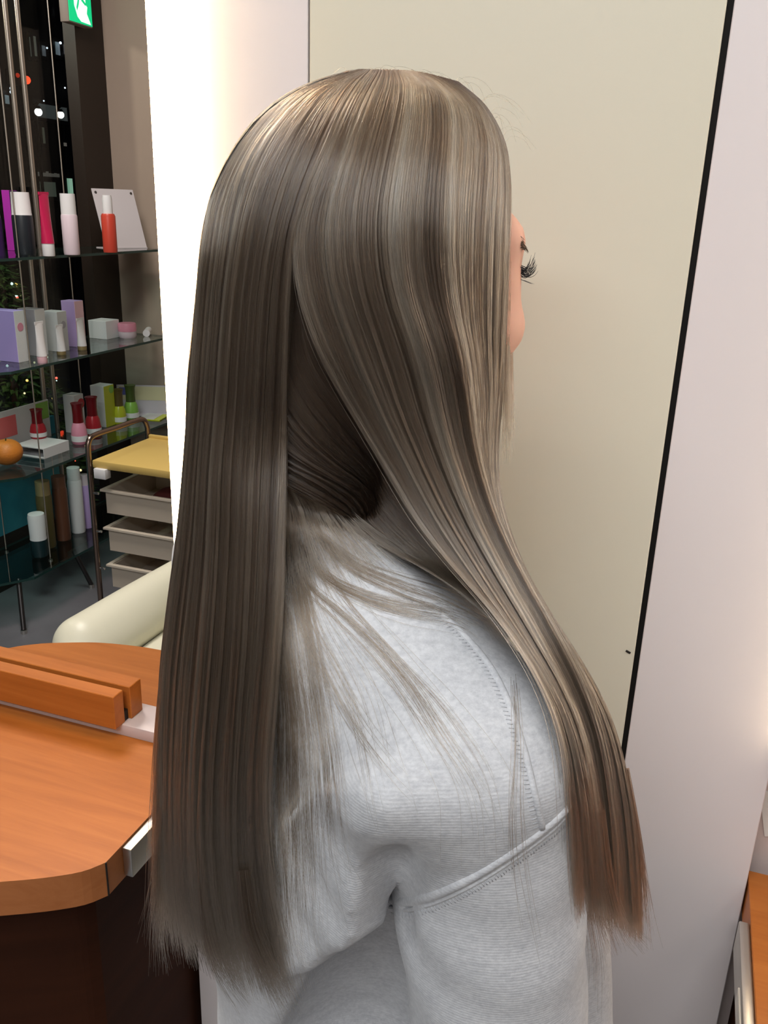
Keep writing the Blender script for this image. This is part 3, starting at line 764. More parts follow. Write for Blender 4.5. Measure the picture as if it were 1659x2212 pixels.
on_shirt([(606,1250),(622,1400),(641,1557),(646,1692),(648,1910),(640,2080)], 100, 32, tone=0.2, rad=0.00008)
on_shirt([(600,1250),(602,1400),(612,1557),(612,1750),(630,2000),(670,2180)], 130, 34, tone=0.15, rad=0.00008)
on_shirt([(640,1150),(680,1330),(760,1500),(800,1650),(830,1800)], 18, 33.0, tone=0.2, rad=0.00009)
on_shirt([(650,1150),(740,1300),(860,1440),(960,1560),(1040,1700),(1060,1880)], 21, 39.0, tone=0.2, rad=0.00009)
on_shirt([(1110,1440),(1120,1600),(1118,1760),(1128,1900),(1160,2100)], 10, 18.0, tone=0.0, rad=0.00009)
on_shirt([(620,1220),(650,1420),(690,1650),(700,1850),(780,2000)], 16, 36.0, tone=0.2, rad=0.00009)
def free_strands(path, n, width, y_j=0.004, tone=0.0, rad=0.00012, tmin=0.75, w0=0.5, tipspread=0.0):
    Q = arclen(np.array([(p[0], p[1], p[2]) for p in path], float), NP); out = []
    tg = np.gradient(Q[:, :2], axis=0); tg /= np.linalg.norm(tg, axis=1, keepdims=True); nm = np.stack([-tg[:, 1], tg[:, 0]], 1)
    for i in range(n):
        e = rng.uniform(tmin, 1); a = rng.uniform(-1, 1); b = rng.normal(0, 1); yj = rng.normal(0, y_j)
        t = e * np.linspace(0, 1, NP)
        q = np.stack([np.interp(t, np.linspace(0, 1, NP), Q[:, c]) for c in range(3)], 1)
        wd = width * (w0 + (1 - w0) * t) * a + tipspread * b * t ** 3
        q[:, :2] += nm[np.clip((t * (NP - 1)).astype(int), 0, NP - 1)] * wd[:, None]
        out.append([T(x, y, Y + yj) for x, y, Y in q])
    out = np.array(out); STR.append((out, tone + rng.normal(0, 0.2, n), np.full(n, rad), np.zeros(n)))
free_strands([(1094,430,.535),(1098,560,.535),(1096,680,.532),(1093,790,.528),(1096,900,.522),(1094,1005,.518)], 320, 10, tone=0.0, tmin=0.5, tipspread=6)
free_strands([(1100,640,.545),(1103,760,.542),(1104,860,.538),(1110,940,.535)], 60, 6, tone=0.1, tmin=0.7, tipspread=4)
free_strands([(1240,1620,.37),(1252,1760,.376),(1262,1900,.38),(1290,2080,.385),(1290,2210,.388)], 30, 14, tone=-0.1, tmin=0.5, tipspread=10)
free_strands([(1350,1660,.42),(1372,1800,.424),(1384,1930,.428),(1392,2055,.43)], 160, 18, tone=0.0, tmin=0.5, tipspread=12)
free_strands([(1345,1760,.42),(1360,1900,.424),(1352,2000,.428),(1395,2060,.43)], 120, 20, tone=0.0, tmin=0.6, tipspread=10)
free_strands([(395,1150,.522),(364,1350,.518),(344,1550,.511),(334,1750,.506),(332,1920,.502),(340,2060,.5)], 160, 10, tone=0.1, tmin=0.35, tipspread=9)
free_strands([(1290,1750,.384),(1300,1880,.39),(1318,1980,.394),(1350,2060,.4)], 160, 34, tone=0.0, tmin=0.55, tipspread=14)
free_strands([(352,1650,.505),(344,1820,.502),(332,1950,.50),(318,2050,.498)], 90, 12, tone=0.1, tmin=0.45, tipspread=14)
free_strands([(350,1750,.50),(345,1900,.50),(345,2020,.496),(352,2110,.494)], 120, 18, tone=0.1, tmin=0.5, tipspread=14)
free_strands([(525,1880,.412),(545,2010,.41),(590,2110,.406),(640,2200,.402)], 170, 34, tone=-0.1, tmin=0.5, tipspread=14)
free_strands([(440,1850,.447),(455,2000,.444),(490,2100,.442),(545,2175,.44)], 160, 30, tone=-0.1, tmin=0.6, tipspread=14)
# flyaways over the crown
for i in range(34):
    x0 = rng.uniform(760, 1090); y0 = np.interp(x0, [600, 660, 735, 820, 905, 985, 1030, 1090], [212, 186, 162, 152, 160, 182, 212, 300])
    ln = rng.uniform(30, 120); dr = rng.choice([-1, 1]) if 700 < x0 < 950 else (-1 if x0 < 700 else 1); ht = rng.uniform(0, 14)
    path = [(x0, y0 + 14), (x0 + dr * ln * 0.3, np.interp(x0 + dr * ln * 0.3, ROWS[:2, 0], [0, 0]) + y0 - ht), (x0 + dr * ln * 0.7, y0 - ht * rng.uniform(0, 1) + ln * 0.12), (x0 + dr * ln, y0 + rng.uniform(5, 40) + ln * 0.25)]
    q = arclen(np.array([(x, y, 0.545) for x, y in path], float), NP)
    STR.append((np.array([[T(x, y, Y) for x, y, Y in q]]), np.array([0.2]), np.array([0.00007]), np.zeros(1)))
# strands become one hair system under the hair mass
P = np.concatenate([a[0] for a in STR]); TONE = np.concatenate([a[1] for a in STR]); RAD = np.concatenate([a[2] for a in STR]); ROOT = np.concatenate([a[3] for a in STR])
def hair_material(name):
    m = bpy.data.materials.new(name); m.use_nodes = True; nt = m.node_tree; nt.nodes.clear()
    out = nt.nodes.new('ShaderNodeOutputMaterial'); h = nt.nodes.new('ShaderNodeBsdfHairPrincipled')
    h.parametrization = 'COLOR'
    at = nt.nodes.new('ShaderNodeAttribute'); at.attribute_name = 'tone'
    mr = nt.nodes.new('ShaderNodeMapRange'); mr.inputs['From Min'].default_value = -1.0; mr.inputs['From Max'].default_value = 1.0
    nt.links.new(at.outputs['Fac'], mr.inputs['Value'])
    rp = nt.nodes.new('ShaderNodeValToRGB'); e = rp.color_ramp.elements
    e[0].position = 0.0; e[0].color = (0.022, 0.013, 0.008, 1); e[1].position = 1.0; e[1].color = (0.23, 0.195, 0.150, 1)
    k = e.new(0.42); k.color = (0.062, 0.042, 0.028, 1); k = e.new(0.7); k.color = (0.126, 0.094, 0.066, 1)
    nt.links.new(mr.outputs[0], rp.inputs['Fac'])
    hi = nt.nodes.new('ShaderNodeHairInfo')
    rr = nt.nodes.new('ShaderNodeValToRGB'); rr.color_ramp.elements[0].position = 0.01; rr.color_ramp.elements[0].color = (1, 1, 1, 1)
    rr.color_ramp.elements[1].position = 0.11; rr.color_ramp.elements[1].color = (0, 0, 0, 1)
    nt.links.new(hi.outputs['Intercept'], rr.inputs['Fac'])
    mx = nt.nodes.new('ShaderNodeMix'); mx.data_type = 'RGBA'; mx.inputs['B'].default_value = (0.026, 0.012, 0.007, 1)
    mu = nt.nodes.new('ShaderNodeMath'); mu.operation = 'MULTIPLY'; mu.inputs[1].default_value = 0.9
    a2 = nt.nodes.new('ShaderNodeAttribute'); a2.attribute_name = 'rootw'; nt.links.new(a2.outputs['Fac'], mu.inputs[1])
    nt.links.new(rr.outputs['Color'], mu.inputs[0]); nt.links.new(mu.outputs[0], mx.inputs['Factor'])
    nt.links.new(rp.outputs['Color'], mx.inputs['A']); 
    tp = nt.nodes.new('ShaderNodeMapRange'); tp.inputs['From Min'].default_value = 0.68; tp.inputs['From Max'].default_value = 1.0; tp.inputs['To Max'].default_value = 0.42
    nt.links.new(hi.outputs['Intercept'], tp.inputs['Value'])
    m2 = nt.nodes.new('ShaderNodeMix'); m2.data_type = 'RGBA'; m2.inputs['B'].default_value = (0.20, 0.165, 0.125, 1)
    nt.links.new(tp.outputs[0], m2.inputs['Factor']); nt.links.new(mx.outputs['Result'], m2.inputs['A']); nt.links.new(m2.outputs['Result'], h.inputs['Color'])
    h.inputs['Roughness'].default_value = 0.28; h.inputs['Radial Roughness'].default_value = 0.35
    h.inputs['Coat'].default_value = 0.3; h.inputs['Random Roughness'].default_value = 0.2; h.inputs['IOR'].default_value = 1.55
    nt.links.new(h.outputs[0], out.inputs['Surface'])
    return m
M_hair = hair_material('hair_strand')
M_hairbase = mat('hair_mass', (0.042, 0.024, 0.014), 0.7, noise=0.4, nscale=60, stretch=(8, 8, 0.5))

def sheet_mesh(S, back=0.012, th=0.008):
    N = sheet_normals(S); ns, kt = S.shape[:2]
    W = S - CAMP; W = W / np.linalg.norm(W, axis=-1, keepdims=True)
    if S.shape[0] == 41: back, th = -0.002, -0.004
    V0 = S + W * back; V1 = S + W * (back + th)
    V = np.concatenate([V0.reshape(-1, 3), V1.reshape(-1, 3)]); off = ns * kt
    Q = []
    er = np.random.default_rng(3); end = kt - 1 - (np.abs(er.normal(0, 1.6, ns)) + er.uniform(0, 1.5, ns)).astype(int)
    for i in range(ns - 1):
        for k in range(kt - 1):
            if k >= end[i]: continue
            a = i * kt + k; Q.append((a, a + 1, a + kt + 1, a + kt)); Q.append((off + a, off + a + kt, off + a + kt + 1, off + a + 1))
    for i in range(ns - 1):
        for k in (0, max(1, end[i])):
            a = i * kt + k; Q.append((a, a + kt, off + a + kt, off + a))
    for k in range(kt - 5):
        for i in (0, ns - 1):
            a = i * kt + k; Q.append((a, off + a, off + a + 1, a + 1))
    return V, Q
CV, CQ = surface_nets(cap_sdf, HC - 0.2, HC + 0.2, 0.006)
VV, QQ = [CV], [tuple(q) for q in CQ.tolist()]; n0 = len(CV)
for S, tm in ((SH_A, 35), (SH_B, 36), (SH_C, 36), (SH_D, 24), (SH_L, 36)):
    v, q = sheet_mesh(S[:, :tm]); VV.append(v); QQ += [tuple(i + n0 for i in f) for f in q]; n0 += len(v)
me = bpy.data.meshes.new('hair'); me.from_pydata(np.concatenate(VV).tolist(), [], QQ); me.update()
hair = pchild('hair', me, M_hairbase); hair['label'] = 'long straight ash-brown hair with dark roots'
def curves_obj(name, P, TONE, RAD, m, parent, tip=0.35):
    n, k = P.shape[:2]
    cd = bpy.data.hair_curves.new(name); cd.add_curves([k] * n)
    cd.attributes['position'].data.foreach_set('vector', P.astype(np.float32).ravel())
    a = cd.attributes.get('radius') or cd.attributes.new('radius', 'FLOAT', 'POINT')
    t = np.linspace(0, 1, k); pr = 1 - (1 - tip) * np.clip((t - 0.7) / 0.3, 0, 1)
    a.data.foreach_set('value', (RAD[:, None] * pr[None]).astype(np.float32).ravel())
    b = cd.attributes.new('tone', 'FLOAT', 'CURVE'); b.data.foreach_set('value', TONE.astype(np.float32))
    b = cd.attributes.new('rootw', 'FLOAT', 'CURVE'); b.data.foreach_set('value', ROOT.astype(np.float32))
    cd.materials.append(m)
    o = bpy.data.objects.new(name, cd); COL.objects.link(o); o.parent = parent
    o['kind'] = 'stuff'
    return o
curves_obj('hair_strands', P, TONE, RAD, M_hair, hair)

# ------------------------------------------------------------------ glass display shelves by the window
M_sglass = gl_mat('shelf_glass', (0.80, 0.90, 0.88))
M_sedge = mat('shelf_glass_edge', (0.012, 0.045, 0.040), 0.15, spec=0.6)
ZS = [1.145, 0.825, 0.500, 0.165]
SU, SV = -2.0, 2.4
unit = empty('display_shelf', RM(SU, SV, 0), -ANG, 'four-tier glass display shelf with steel wires beside the dark window', 'shelf')
c0 = to_room(at_z(0, 1032, 0.5))
poly = [(-1.88, 2.045), (-1.88, 2.90), (-2.15, 2.90), (-2.15, 1.80), (-2.03, 1.80), (-1.95, 1.945)]
for k, zs in enumerate(ZS):
    bm = bmesh.new(); prism(bm, [(u - SU, v - SV) for u, v in poly], zs - 0.008, zs)
    s = from_bm('shelf', bm, M_sglass, unit)
    s.data.materials.append(M_sedge)
    for p in s.data.polygons:
        if abs(p.normal.z) < 0.5: p.material_index = 1
M_wire = mat('steel_wire', (0.42, 0.38, 0.33), 0.3, 0.9)
for (u, v) in ((-1.945, 2.20), (-2.13, 2.20), (-2.13, 2.66)):
    tube_obj('wire', [(u - SU, v - SV, 0.165), (u - SU, v - SV, CEIL)], 0.0022, M_wire, unit, 6)
    for zs in ZS:
        lathe_obj('clamp', [(0, zs - 0.016), (0.007, zs - 0.016), (0.007, zs - 0.008)], M_steel, unit, 10, (u - SU, v - SV, 0))
for (a, b) in (((-1.93, 2.03), (-1.878, 1.972)), ((-1.93, 2.30), (-1.905, 2.345)), ((-2.12, 2.0), (-2.16, 1.95)), ((-2.12, 2.8), (-2.15, 2.85))):
    l = tube_obj('leg', [(a[0] - SU, a[1] - SV, 0.157), (b[0] - SU, b[1] - SV, 0.012)], 0.008, mat('leg_dark', (0.06, 0.055, 0.055), 0.35, 0.8), unit, 8)
    lathe_obj('foot', [(0, 0), (0.010, 0), (0.010, 0.012), (0, 0.014)], M_steel, l, 10, (b[0] - SU, b[1] - SV, 0))

# two upright steel poles of the window
for px in ((9, 35)):
    q = to_room(at_u(px, 0, -2.17))
    tube_obj('pole', [(-2.17 - (UL - 0.05), q[1] - 1.4, 0), (-2.17 - (UL - 0.05), q[1] - 1.4, CEIL - 0.13)], 0.0085, mat('pole_metal', (0.5, 0.44, 0.38), 0.3, 0.85), win, 10)

# products ---------------------------------------------------------------
def spot(px, py, z):
    w_ = at_z(px, py, z); r_ = to_room(w_); c_ = RC.T @ (w_ - CAMP)
    return r_[0], r_[1], c_[2] / FPX      # room u, v and metres per pixel
def pm(name, col, rough=0.35, **k): return mat('prod_' + name, col, rough, **k)
P_white = pm('white', (0.78, 0.77, 0.78)); P_pinkw = pm('pinkwhite', (0.74, 0.62, 0.68)); P_red = pm('red', (0.55, 0.06, 0.035)); P_crim = pm('crimson', (0.55, 0.02, 0.09), 0.25)
P_mag = pm('magenta', (0.45, 0.04, 0.42)); P_purp = pm('purple', (0.035, 0.012, 0.07)); P_blk = pm('black', (0.018, 0.022, 0.028)); P_lil = pm('lilac', (0.44, 0.34, 0.72)); P_lil2 = pm('lilac2', (0.52, 0.36, 0.68))
P_grey = pm('grey', (0.42, 0.39, 0.42)); P_pink = pm('pink', (0.72, 0.28, 0.38)); P_lpink = pm('lightpink', (0.80, 0.50, 0.56)); P_gold = pm('gold', (0.36, 0.27, 0.13), 0.3, metal=0.3); P_brown = pm('brown', (0.14, 0.055, 0.03), 0.3)
P_dred = pm('darkred', (0.15, 0.006, 0.01), 0.2); P_red2 = pm('red2', (0.40, 0.02, 0.03), 0.25); P_lime = pm('lime', (0.55, 0.62, 0.04)); P_green = pm('green', (0.24, 0.46, 0.08), 0.25); P_dgreen = pm('dgreen', (0.06, 0.09, 0.02), 0.3); P_ygreen = pm('ygreen', (0.45, 0.48, 0.03), 0.25); P_dyel = pm('dyellow', (0.10, 0.07, 0.02), 0.3)
P_teal = pm('teal', (0.02, 0.17, 0.24), 0.5, col2=(0.05, 0.28, 0.34), nscale=4); P_card = pm('card', (0.62, 0.60, 0.60), 0.5); P_cream = pm('cream', (0.62, 0.56, 0.36), 0.5); P_blue = pm('blue', (0.12, 0.12, 0.35))
P_salm = pm('salmon', (0.75, 0.16, 0.16)); P_dkteal = pm('darkteal', (0.01, 0.03, 0.035), 0.25); P_dgold = pm('dgold', (0.11, 0.085, 0.03), 0.3); P_yel = pm('yellow', (0.70, 0.50, 0.15))

def thing(name, label, cat, px, py, z, rot=0.0, group=None):
    u, v, s = spot(px, py, z)
    return empty(name, RM(u, v, z), rot - ANG, label, cat, group), s
def turned(name, label, cat, px, py, z, wpx, parts, group=None, n=24):
    """parts: (part name, material, [(r fraction, height px) ...])"""
    e, s = thing(name, label, cat, px, py, z, 0, group); R_ = wpx * s / 2
    for pn, m, prof in parts:
        lathe_obj(pn, [(0, prof[0][1] * s)] + [(r * R_, h * s) for r, h in prof] + [(0, prof[-1][1] * s)], m, e, n)
    return e, s
def carton(name, label, px, py, z, w, d, h, mside, mfront, rot=0.0, cat='box', deco=None, lid=None):
    """w along the shelf front (v), d across (u), h up, in photo pixels; mfront on the face to the room, mside on the others"""
    e, s = thing(name, label, cat, px, py, z, rot)
    W, D, H = w * s, d * s, h * s
    b = box_obj('body', (-D / 2, D / 2, -W / 2, W / 2, 0, H), mside, e, bev=0.0008, seg=1)
    f = box_obj('front_face', (D / 2, D / 2 + 0.0012, -W / 2 + 0.0005, W / 2 - 0.0005, 0.0005, H - 0.0005), mfront, e)
    for dn, m, x, zf, r in (deco or []):
        bm = bmesh.new(); lathe(bm, [(0, 0), (r * s, 0), (r * s, 0.0006), (0, 0.0006)], 20)
        o = from_bm(dn, bm, m, f); o.location = (D / 2 + 0.0012, x * s, zf * s); o.rotation_euler = (0, math.pi / 2, 0)
    return e, s
def tube_prod(name, label, px, py, z, wpx, hcap, h, mcap, mbody, thin=0.25):
    """squeeze tube standing on its cap, flattening to a crimp at the top"""
    e, s = thing(name, label, 'tube', px, py, z, 0); R_ = wpx * s / 2
    lathe_obj('cap', [(0, 0), (R_ * 0.92, 0), (R_ * 0.96, hcap * s * 0.1), (R_ * 0.96, hcap * s), (0, hcap * s)], mcap, e, 24)
    bm = bmesh.new(); rows = []
    for t in np.linspace(0, 1, 9):
        z_ = (hcap + (h - hcap) * t) * s; ry = R_ * (1.0 + 0.12 * t); rx = R_ * (1 - t * (1 - thin * 0.3))
        rows.append([bm.verts.new((rx * math.cos(a), ry * math.sin(a), z_)) for a in np.linspace(0, 2 * math.pi, 24, endpoint=False)])
    for a, b in zip(rows[:-1], rows[1:]):
        for k in range(24): bm.faces.new((a[k], a[(k + 1) % 24], b[(k + 1) % 24], b[k]))
    bm.faces.new(rows[0][::-1]); bm.faces.new(rows[-1])
    from_bm('body', bm, mbody, e, sharp=50)
    box_obj('crimp', (-R_ * 0.09, R_ * 0.09, -R_ * 1.13, R_ * 1.13, (h - 4) * s, (h + 2) * s), mbody, e)
    return e, s

Z1, Z2, Z3, Z4 = ZS
# top shelf
turned('bottle', 'dark purple bottle with white cap, cut by the picture edge on the top glass shelf', 'bottle', -4, 552, Z1, 30, [('body', P_purp, [(1, 0), (1, 70), (0.9, 78)]), ('cap', P_white, [(0.85, 78), (0.8, 126)])])
e, s = carton('carton', 'slim magenta carton standing behind the black bottle on the top glass shelf', 33, 541, Z1, 24, 20, 122, P_mag, P_purp)
turned('bottle', 'black shampoo bottle with a wide white cap on the top glass shelf', 'bottle', 56, 551, Z1, 43, [('body', P_blk, [(0.92, 0), (1, 4), (1, 78), (0.95, 82)]), ('cap', P_white, [(0.96, 82), (0.93, 86), (0.86, 128)])])
tube_prod('tube', 'crimson tube standing on its white cap on the top glass shelf', 106, 553, Z1, 27, 26, 128, P_white, P_crim)
turned('bottle', 'slim pale pink bottle with a white cap on the top glass shelf', 'bottle', 156, 550, Z1, 34, [('body', P_pinkw, [(0.95, 0), (1, 3), (1, 78), (0.95, 82)]), ('cap', P_white, [(0.93, 82), (0.90, 124)])])
turned('bottle', 'red bottle with a narrow white cap on the top glass shelf', 'bottle', 239, 545, Z1, 30, [('body', P_red, [(0.95, 0), (1, 3), (1, 74), (0.85, 79)]), ('cap', P_white, [(0.70, 79), (0.68, 108), (0.6, 116)])])
# leaning white plate with two screws
pc = [to_room(at_u(x, y, U_)) for (x, y, U_) in ((205, 397, -2.12), (288, 397, -1.93), (315, 533, -1.90), (243, 530, -2.02))]
u0, v0, s0 = spot(285, 534, Z1)
e = empty('display_plate', RM(-1.985, 2.80, Z1), -ANG, 'leaning blank white acrylic plate with corner screws at the shelf end', 'sign')
W_, H_ = 0.165, 0.215
pl = box_obj('plate', (-W_ / 2, W_ / 2, -0.002, 0.002, 0, H_), pm('plate', (0.62, 0.58, 0.60), 0.25), e, bev=0.0006, seg=1)
pl.rotation_euler = (-0.36, 0, 1.15)
for sx in (-1, 1):
    bm = bmesh.new(); lathe(bm, [(0, 0), (0.0045, 0), (0.0045, 0.002), (0, 0.003)], 12); o = from_bm('screw', bm, mat('screw_dark', (0.1, 0.09, 0.09), 0.4, 0.7), pl)
    o.location = (sx * (W_ / 2 - 0.012), -0.002, H_ - 0.014); o.rotation_euler = (math.pi / 2, 0, 0)
ft = box_obj('foot', (-W_ / 2, W_ / 2, -0.004, 0.07, 0.0, 0.003), pm('plate', (0.62, 0.58, 0.60), 0.25), e); ft.rotation_euler = (0, 0, 1.15)

# second shelf
carton('carton', 'lilac carton with a pink dot on its white face on the second shelf', 26, 779, Z2, 30, 62, 108, P_lil, P_white, deco=[('dot', P_pink, 0, 74, 9)])
carton('carton', 'pale grey carton behind the pink-capped tube on the second shelf', 76, 766, Z2, 30, 44, 98, P_grey, P_white)
tube_prod('tube', 'small white tube on a pink cap in front of the grey carton', 92, 784, Z2, 22, 15, 86, P_lpink, P_white)
carton('carton', 'white carton with a grey emblem in the middle of the second shelf', 124, 757, Z2, 30, 38, 84, P_white, P_card, deco=[('emblem', P_grey, 2, 56, 8)])
tube_prod('tube', 'white tube with a golden cap before the plain white carton', 133, 766, Z2, 20, 8, 62, P_gold, P_white)
carton('carton', 'tall lilac carton with a pinkish front face on the second shelf', 163, 747, Z2, 28, 34, 96, P_lil2, P_lpink)
tube_prod('tube', 'white tube with grey oval print before the tall lilac carton', 178, 756, Z2, 20, 9, 66, P_gold, P_white)
carton('carton', 'low square white carton with rounded lid on the second shelf', 226, 729, Z2, 46, 44, 38, P_white, P_white)
turned('jar', 'small round pink jar near the end of the second shelf', 'jar', 276, 729, Z2, 38, [('body', P_pinkw, [(0.9, 0), (1, 4), (1, 14)]), ('lid', P_pink, [(1.02, 14), (1.02, 28), (0.96, 31)])])
e, s = thing('tube', 'white tube lying flat at the end of the second shelf', 'tube', 320, 722, Z2, 0.5)
bm = bmesh.new(); tube(bm, [(0, -36 * s, 7 * s), (0, 14 * s, 7 * s)], [7.5 * s, 7 * s], 16); from_bm('body', bm, P_white, e, sharp=50)
bm = bmesh.new(); tube(bm, [(0, 14 * s, 7 * s), (0, 30 * s, 7 * s)], [5.5 * s, 5 * s], 16); from_bm('cap', bm, P_card, e, sharp=50)

# third shelf
e, s = thing('fruit', 'orange mandarin fruit with a dark stalk on the third shelf', 'fruit', 18, 1004, Z3)
R_ = 33 * s
lathe_obj('flesh', [(0, 0.04 * R_)] + [(R_ * math.sin(a) * 1.0, R_ * 0.86 - R_ * 0.86 * math.cos(a) - 0.10 * R_ * math.exp(-((a - math.pi) / 0.35) ** 2) + 0.02 * R_) for a in np.linspace(0.12, 3.02, 22)] + [(0, R_ * 1.62)], mat('orange_peel', (0.75, 0.24, 0.035), 0.45, bump=0.3, bscale=300, noise=0.15, nscale=30), e, 32)
tube_obj('stalk', [(0, 0, R_ * 1.6), (0.002, 0, R_ * 1.78)], 0.002, P_dgreen, e, 6)
# white card stand with red field and a shallow tray
e, s = thing('card_stand', 'white display card with a red field and green leaf print behind the mandarin', 'sign', 62, 958, Z3)
cd_ = box_obj('card', (-0.002, 0.002, -0.16, 0.115, 0, 0.135), P_card, e)
box_obj('red_field', (0.002, 0.0026, -0.15, -0.05, 0.045, 0.115), P_salm, cd_)
box_obj('leaf_print', (0.002, 0.0026, 0.05, 0.112, 0.07, 0.13), P_green, cd_)
box_obj('foot', (-0.02, 0.002, -0.16, 0.115, 0, 0.002), P_card, e)
e, s = thing('tray_box', 'low open white tray box under the dark red bottle', 'box', 92, 977, Z3)
TW, TD, TH = 0.062, 0.060, 0.034
tm = P_white
box_obj('top', (-TD, TD, -TW, TW, TH - 0.003, TH), tm, e); box_obj('side', (TD - 0.003, TD, -TW, TW, 0, TH - 0.003), tm, e); box_obj('side', (-TD, -TD + 0.003, -TW, TW, 0, TH - 0.003), tm, e); box_obj('back', (-TD + 0.003, TD - 0.003, TW - 0.003, TW, 0, TH - 0.003), tm, e)
box_obj('base', (-TD + 0.003, TD - 0.003, -TW, TW - 0.003, 0, 0.003), tm, e)
def flare(label, px, py, z, wpx, hpx, mb, mc, band=None):
    parts = [('body', mb, [(0.88, 0), (1.0, 0.06 * hpx), (1.0, 0.22 * hpx), (0.86, 0.42 * hpx), (0.66, 0.52 * hpx)]), ('cap', mc, [(0.66, 0.52 * hpx), (0.62, 0.72 * hpx), (0.66, 0.92 * hpx), (0.78, hpx)])]
    if band: parts.append(('band', band, [(1.012, 0.07 * hpx), (1.012, 0.21 * hpx)]))
    return turned('bottle', label, 'bottle', px, py, z, wpx, parts)
flare('dark red flared bottle standing on the white tray box', 84, 945, Z3 + TH, 35, 62, P_red2, P_dred, P_white)
carton('carton', 'white carton with a red rounded corner behind the pink bottle', 164, 932, Z3, 30, 28, 82, P_card, P_card, deco=[('red_print', P_red2, 6, 62, 11)])
flare('pink flared bottle with a dark red neck on the third shelf', 173, 957, Z3, 34, 88, P_pink, P_dred, P_white)
flare('deep red flared bottle beside the lime carton on the third shelf', 203, 940, Z3, 34, 84, P_red2, P_dred, P_white)
carton('carton', 'tall white and lime green carton on the third shelf', 226, 918, Z3, 34, 34, 88, P_card, P_ygreen, deco=[('leaf', P_green, 8, 78, 8)])
flare('yellow-green flared bottle with a dark neck on the third shelf', 259, 914, Z3, 30, 74, P_ygreen, P_dyel, P_white)
flare('green flared bottle next to the printed card on the third shelf', 285, 905, Z3, 31, 74, P_green, P_dgreen, P_white)
e, s = thing('card_stand', 'pale printed card standing at the end of the third shelf', 'sign', 310, 893, Z3, -1.2)
cd_ = box_obj('card', (-0.002, 0.002, -0.10, 0.12, 0, 0.115), pm('palecard', (0.55, 0.50, 0.56), 0.4), e)
box_obj('print', (0.002, 0.0026, -0.095, 0.115, 0.055, 0.110), P_cream, cd_); box_obj('print', (0.0026, 0.0032, -0.09, -0.06, 0.075, 0.105), P_blue, cd_)
box_obj('foot', (0.002, 0.05, -0.10, 0.12, 0, 0.002), pm('palecard', (0.55, 0.50, 0.56), 0.4), e)
e, s = thing('leaflet', 'lime yellow leaflet lying at the end of the third shelf', 'leaflet', 332, 902, Z3, 0.2)
box_obj('sheet', (-0.045, 0.045, -0.05, 0.05, 0.0, 0.004), P_lime, e); box_obj('cover', (-0.044, 0.020, -0.049, 0.049, 0.004, 0.005), P_card, e)

# bottom shelf
turned('bottle', 'dark teal bottle with a big white cap on the bottom shelf', 'bottle', 87, 1199, Z4, 36, [('body', P_dkteal, [(0.92, 0), (1, 4), (0.98, 38)]), ('cap', P_white, [(0.98, 38), (0.95, 44), (1.0, 88), (0.92, 95)])])
turned('bottle', 'tall gold-capped bottle on the bottom shelf', 'bottle', 105, 1180, Z4, 33, [('body', P_dgold, [(0.95, 0), (1, 3), (1, 112), (0.92, 118)]), ('cap', P_gold, [(0.92, 118), (0.90, 148)])])
turned('bottle', 'tall brown bottle between the gold and white ones on the bottom shelf', 'bottle', 138, 1164, Z4, 31, [('body', P_brown, [(0.95, 0), (1, 3), (1, 112), (0.92, 118)]), ('cap', pm('browncap', (0.18, 0.08, 0.045)), [(0.93, 118), (0.90, 142)])])
turned('bottle', 'tall white bottle on the bottom shelf', 'bottle', 170, 1148, Z4, 30, [('body', P_white, [(0.95, 0), (1, 3), (1, 112), (0.92, 117)]), ('cap', P_white, [(0.90, 117), (0.88, 144)])])
turned('bottle', 'pale lilac bottle half hidden by the trolley post', 'bottle', 190, 1138, Z4, 24, [('body', P_lil2, [(0.95, 0), (1, 3), (1, 92), (0.9, 96)]), ('cap', P_pinkw, [(0.85, 96), (0.8, 118)])])
# teal poster board standing behind the shelf
e = empty('poster_board', RM(-2.168, 2.1, 0.0), -ANG, 'large teal poster board standing behind the lower glass shelves', 'poster')
q0 = to_room(at_u(80, 1000, -2.168))
box_obj('board', (-0.006, 0.006, -0.75, 0.44, 0.20, 0.56), P_teal, e); box_obj('stand', (-0.006, 0.006, -0.75, 0.44, 0.0, 0.20), M_black, e)

# ------------------------------------------------------------------ trolley
ZT = 0.60
TU, TV = -1.45, 2.16
tr = empty('salon_trolley', RM(TU, TV, 0), -ANG, 'salon trolley with a yellow top tray, chrome frame and three cream drawers', 'trolley')
M_yel = mat('tray_yellow', (0.62, 0.43, 0.13), 0.45); M_cream = mat('drawer_cream', (0.55, 0.47, 0.38), 0.45)
X0, X1, Y0, Y1 = -0.150, 0.23, -0.14, 0.158
bm = bmesh.new(); box(bm, X0, X1, Y0, Y1, ZT - 0.028, ZT - 0.004, bev=0.004); from_bm('top_tray', bm, M_yel, tr, sharp=40)
for d in ((X0, X1, Y1 - 0.012, Y1, ZT - 0.006, ZT + 0.006), (X1 - 0.012, X1, Y0, Y1, ZT - 0.006, ZT + 0.006), (0.01, 0.06, Y1 - 0.035, Y1 - 0.02, ZT - 0.005, ZT + 0.008)):
    box_obj('tray_rim', d, M_yel, tr, bev=0.002)
M_post = mat('post_bronze', (0.30, 0.22, 0.18), 0.22, 0.95)
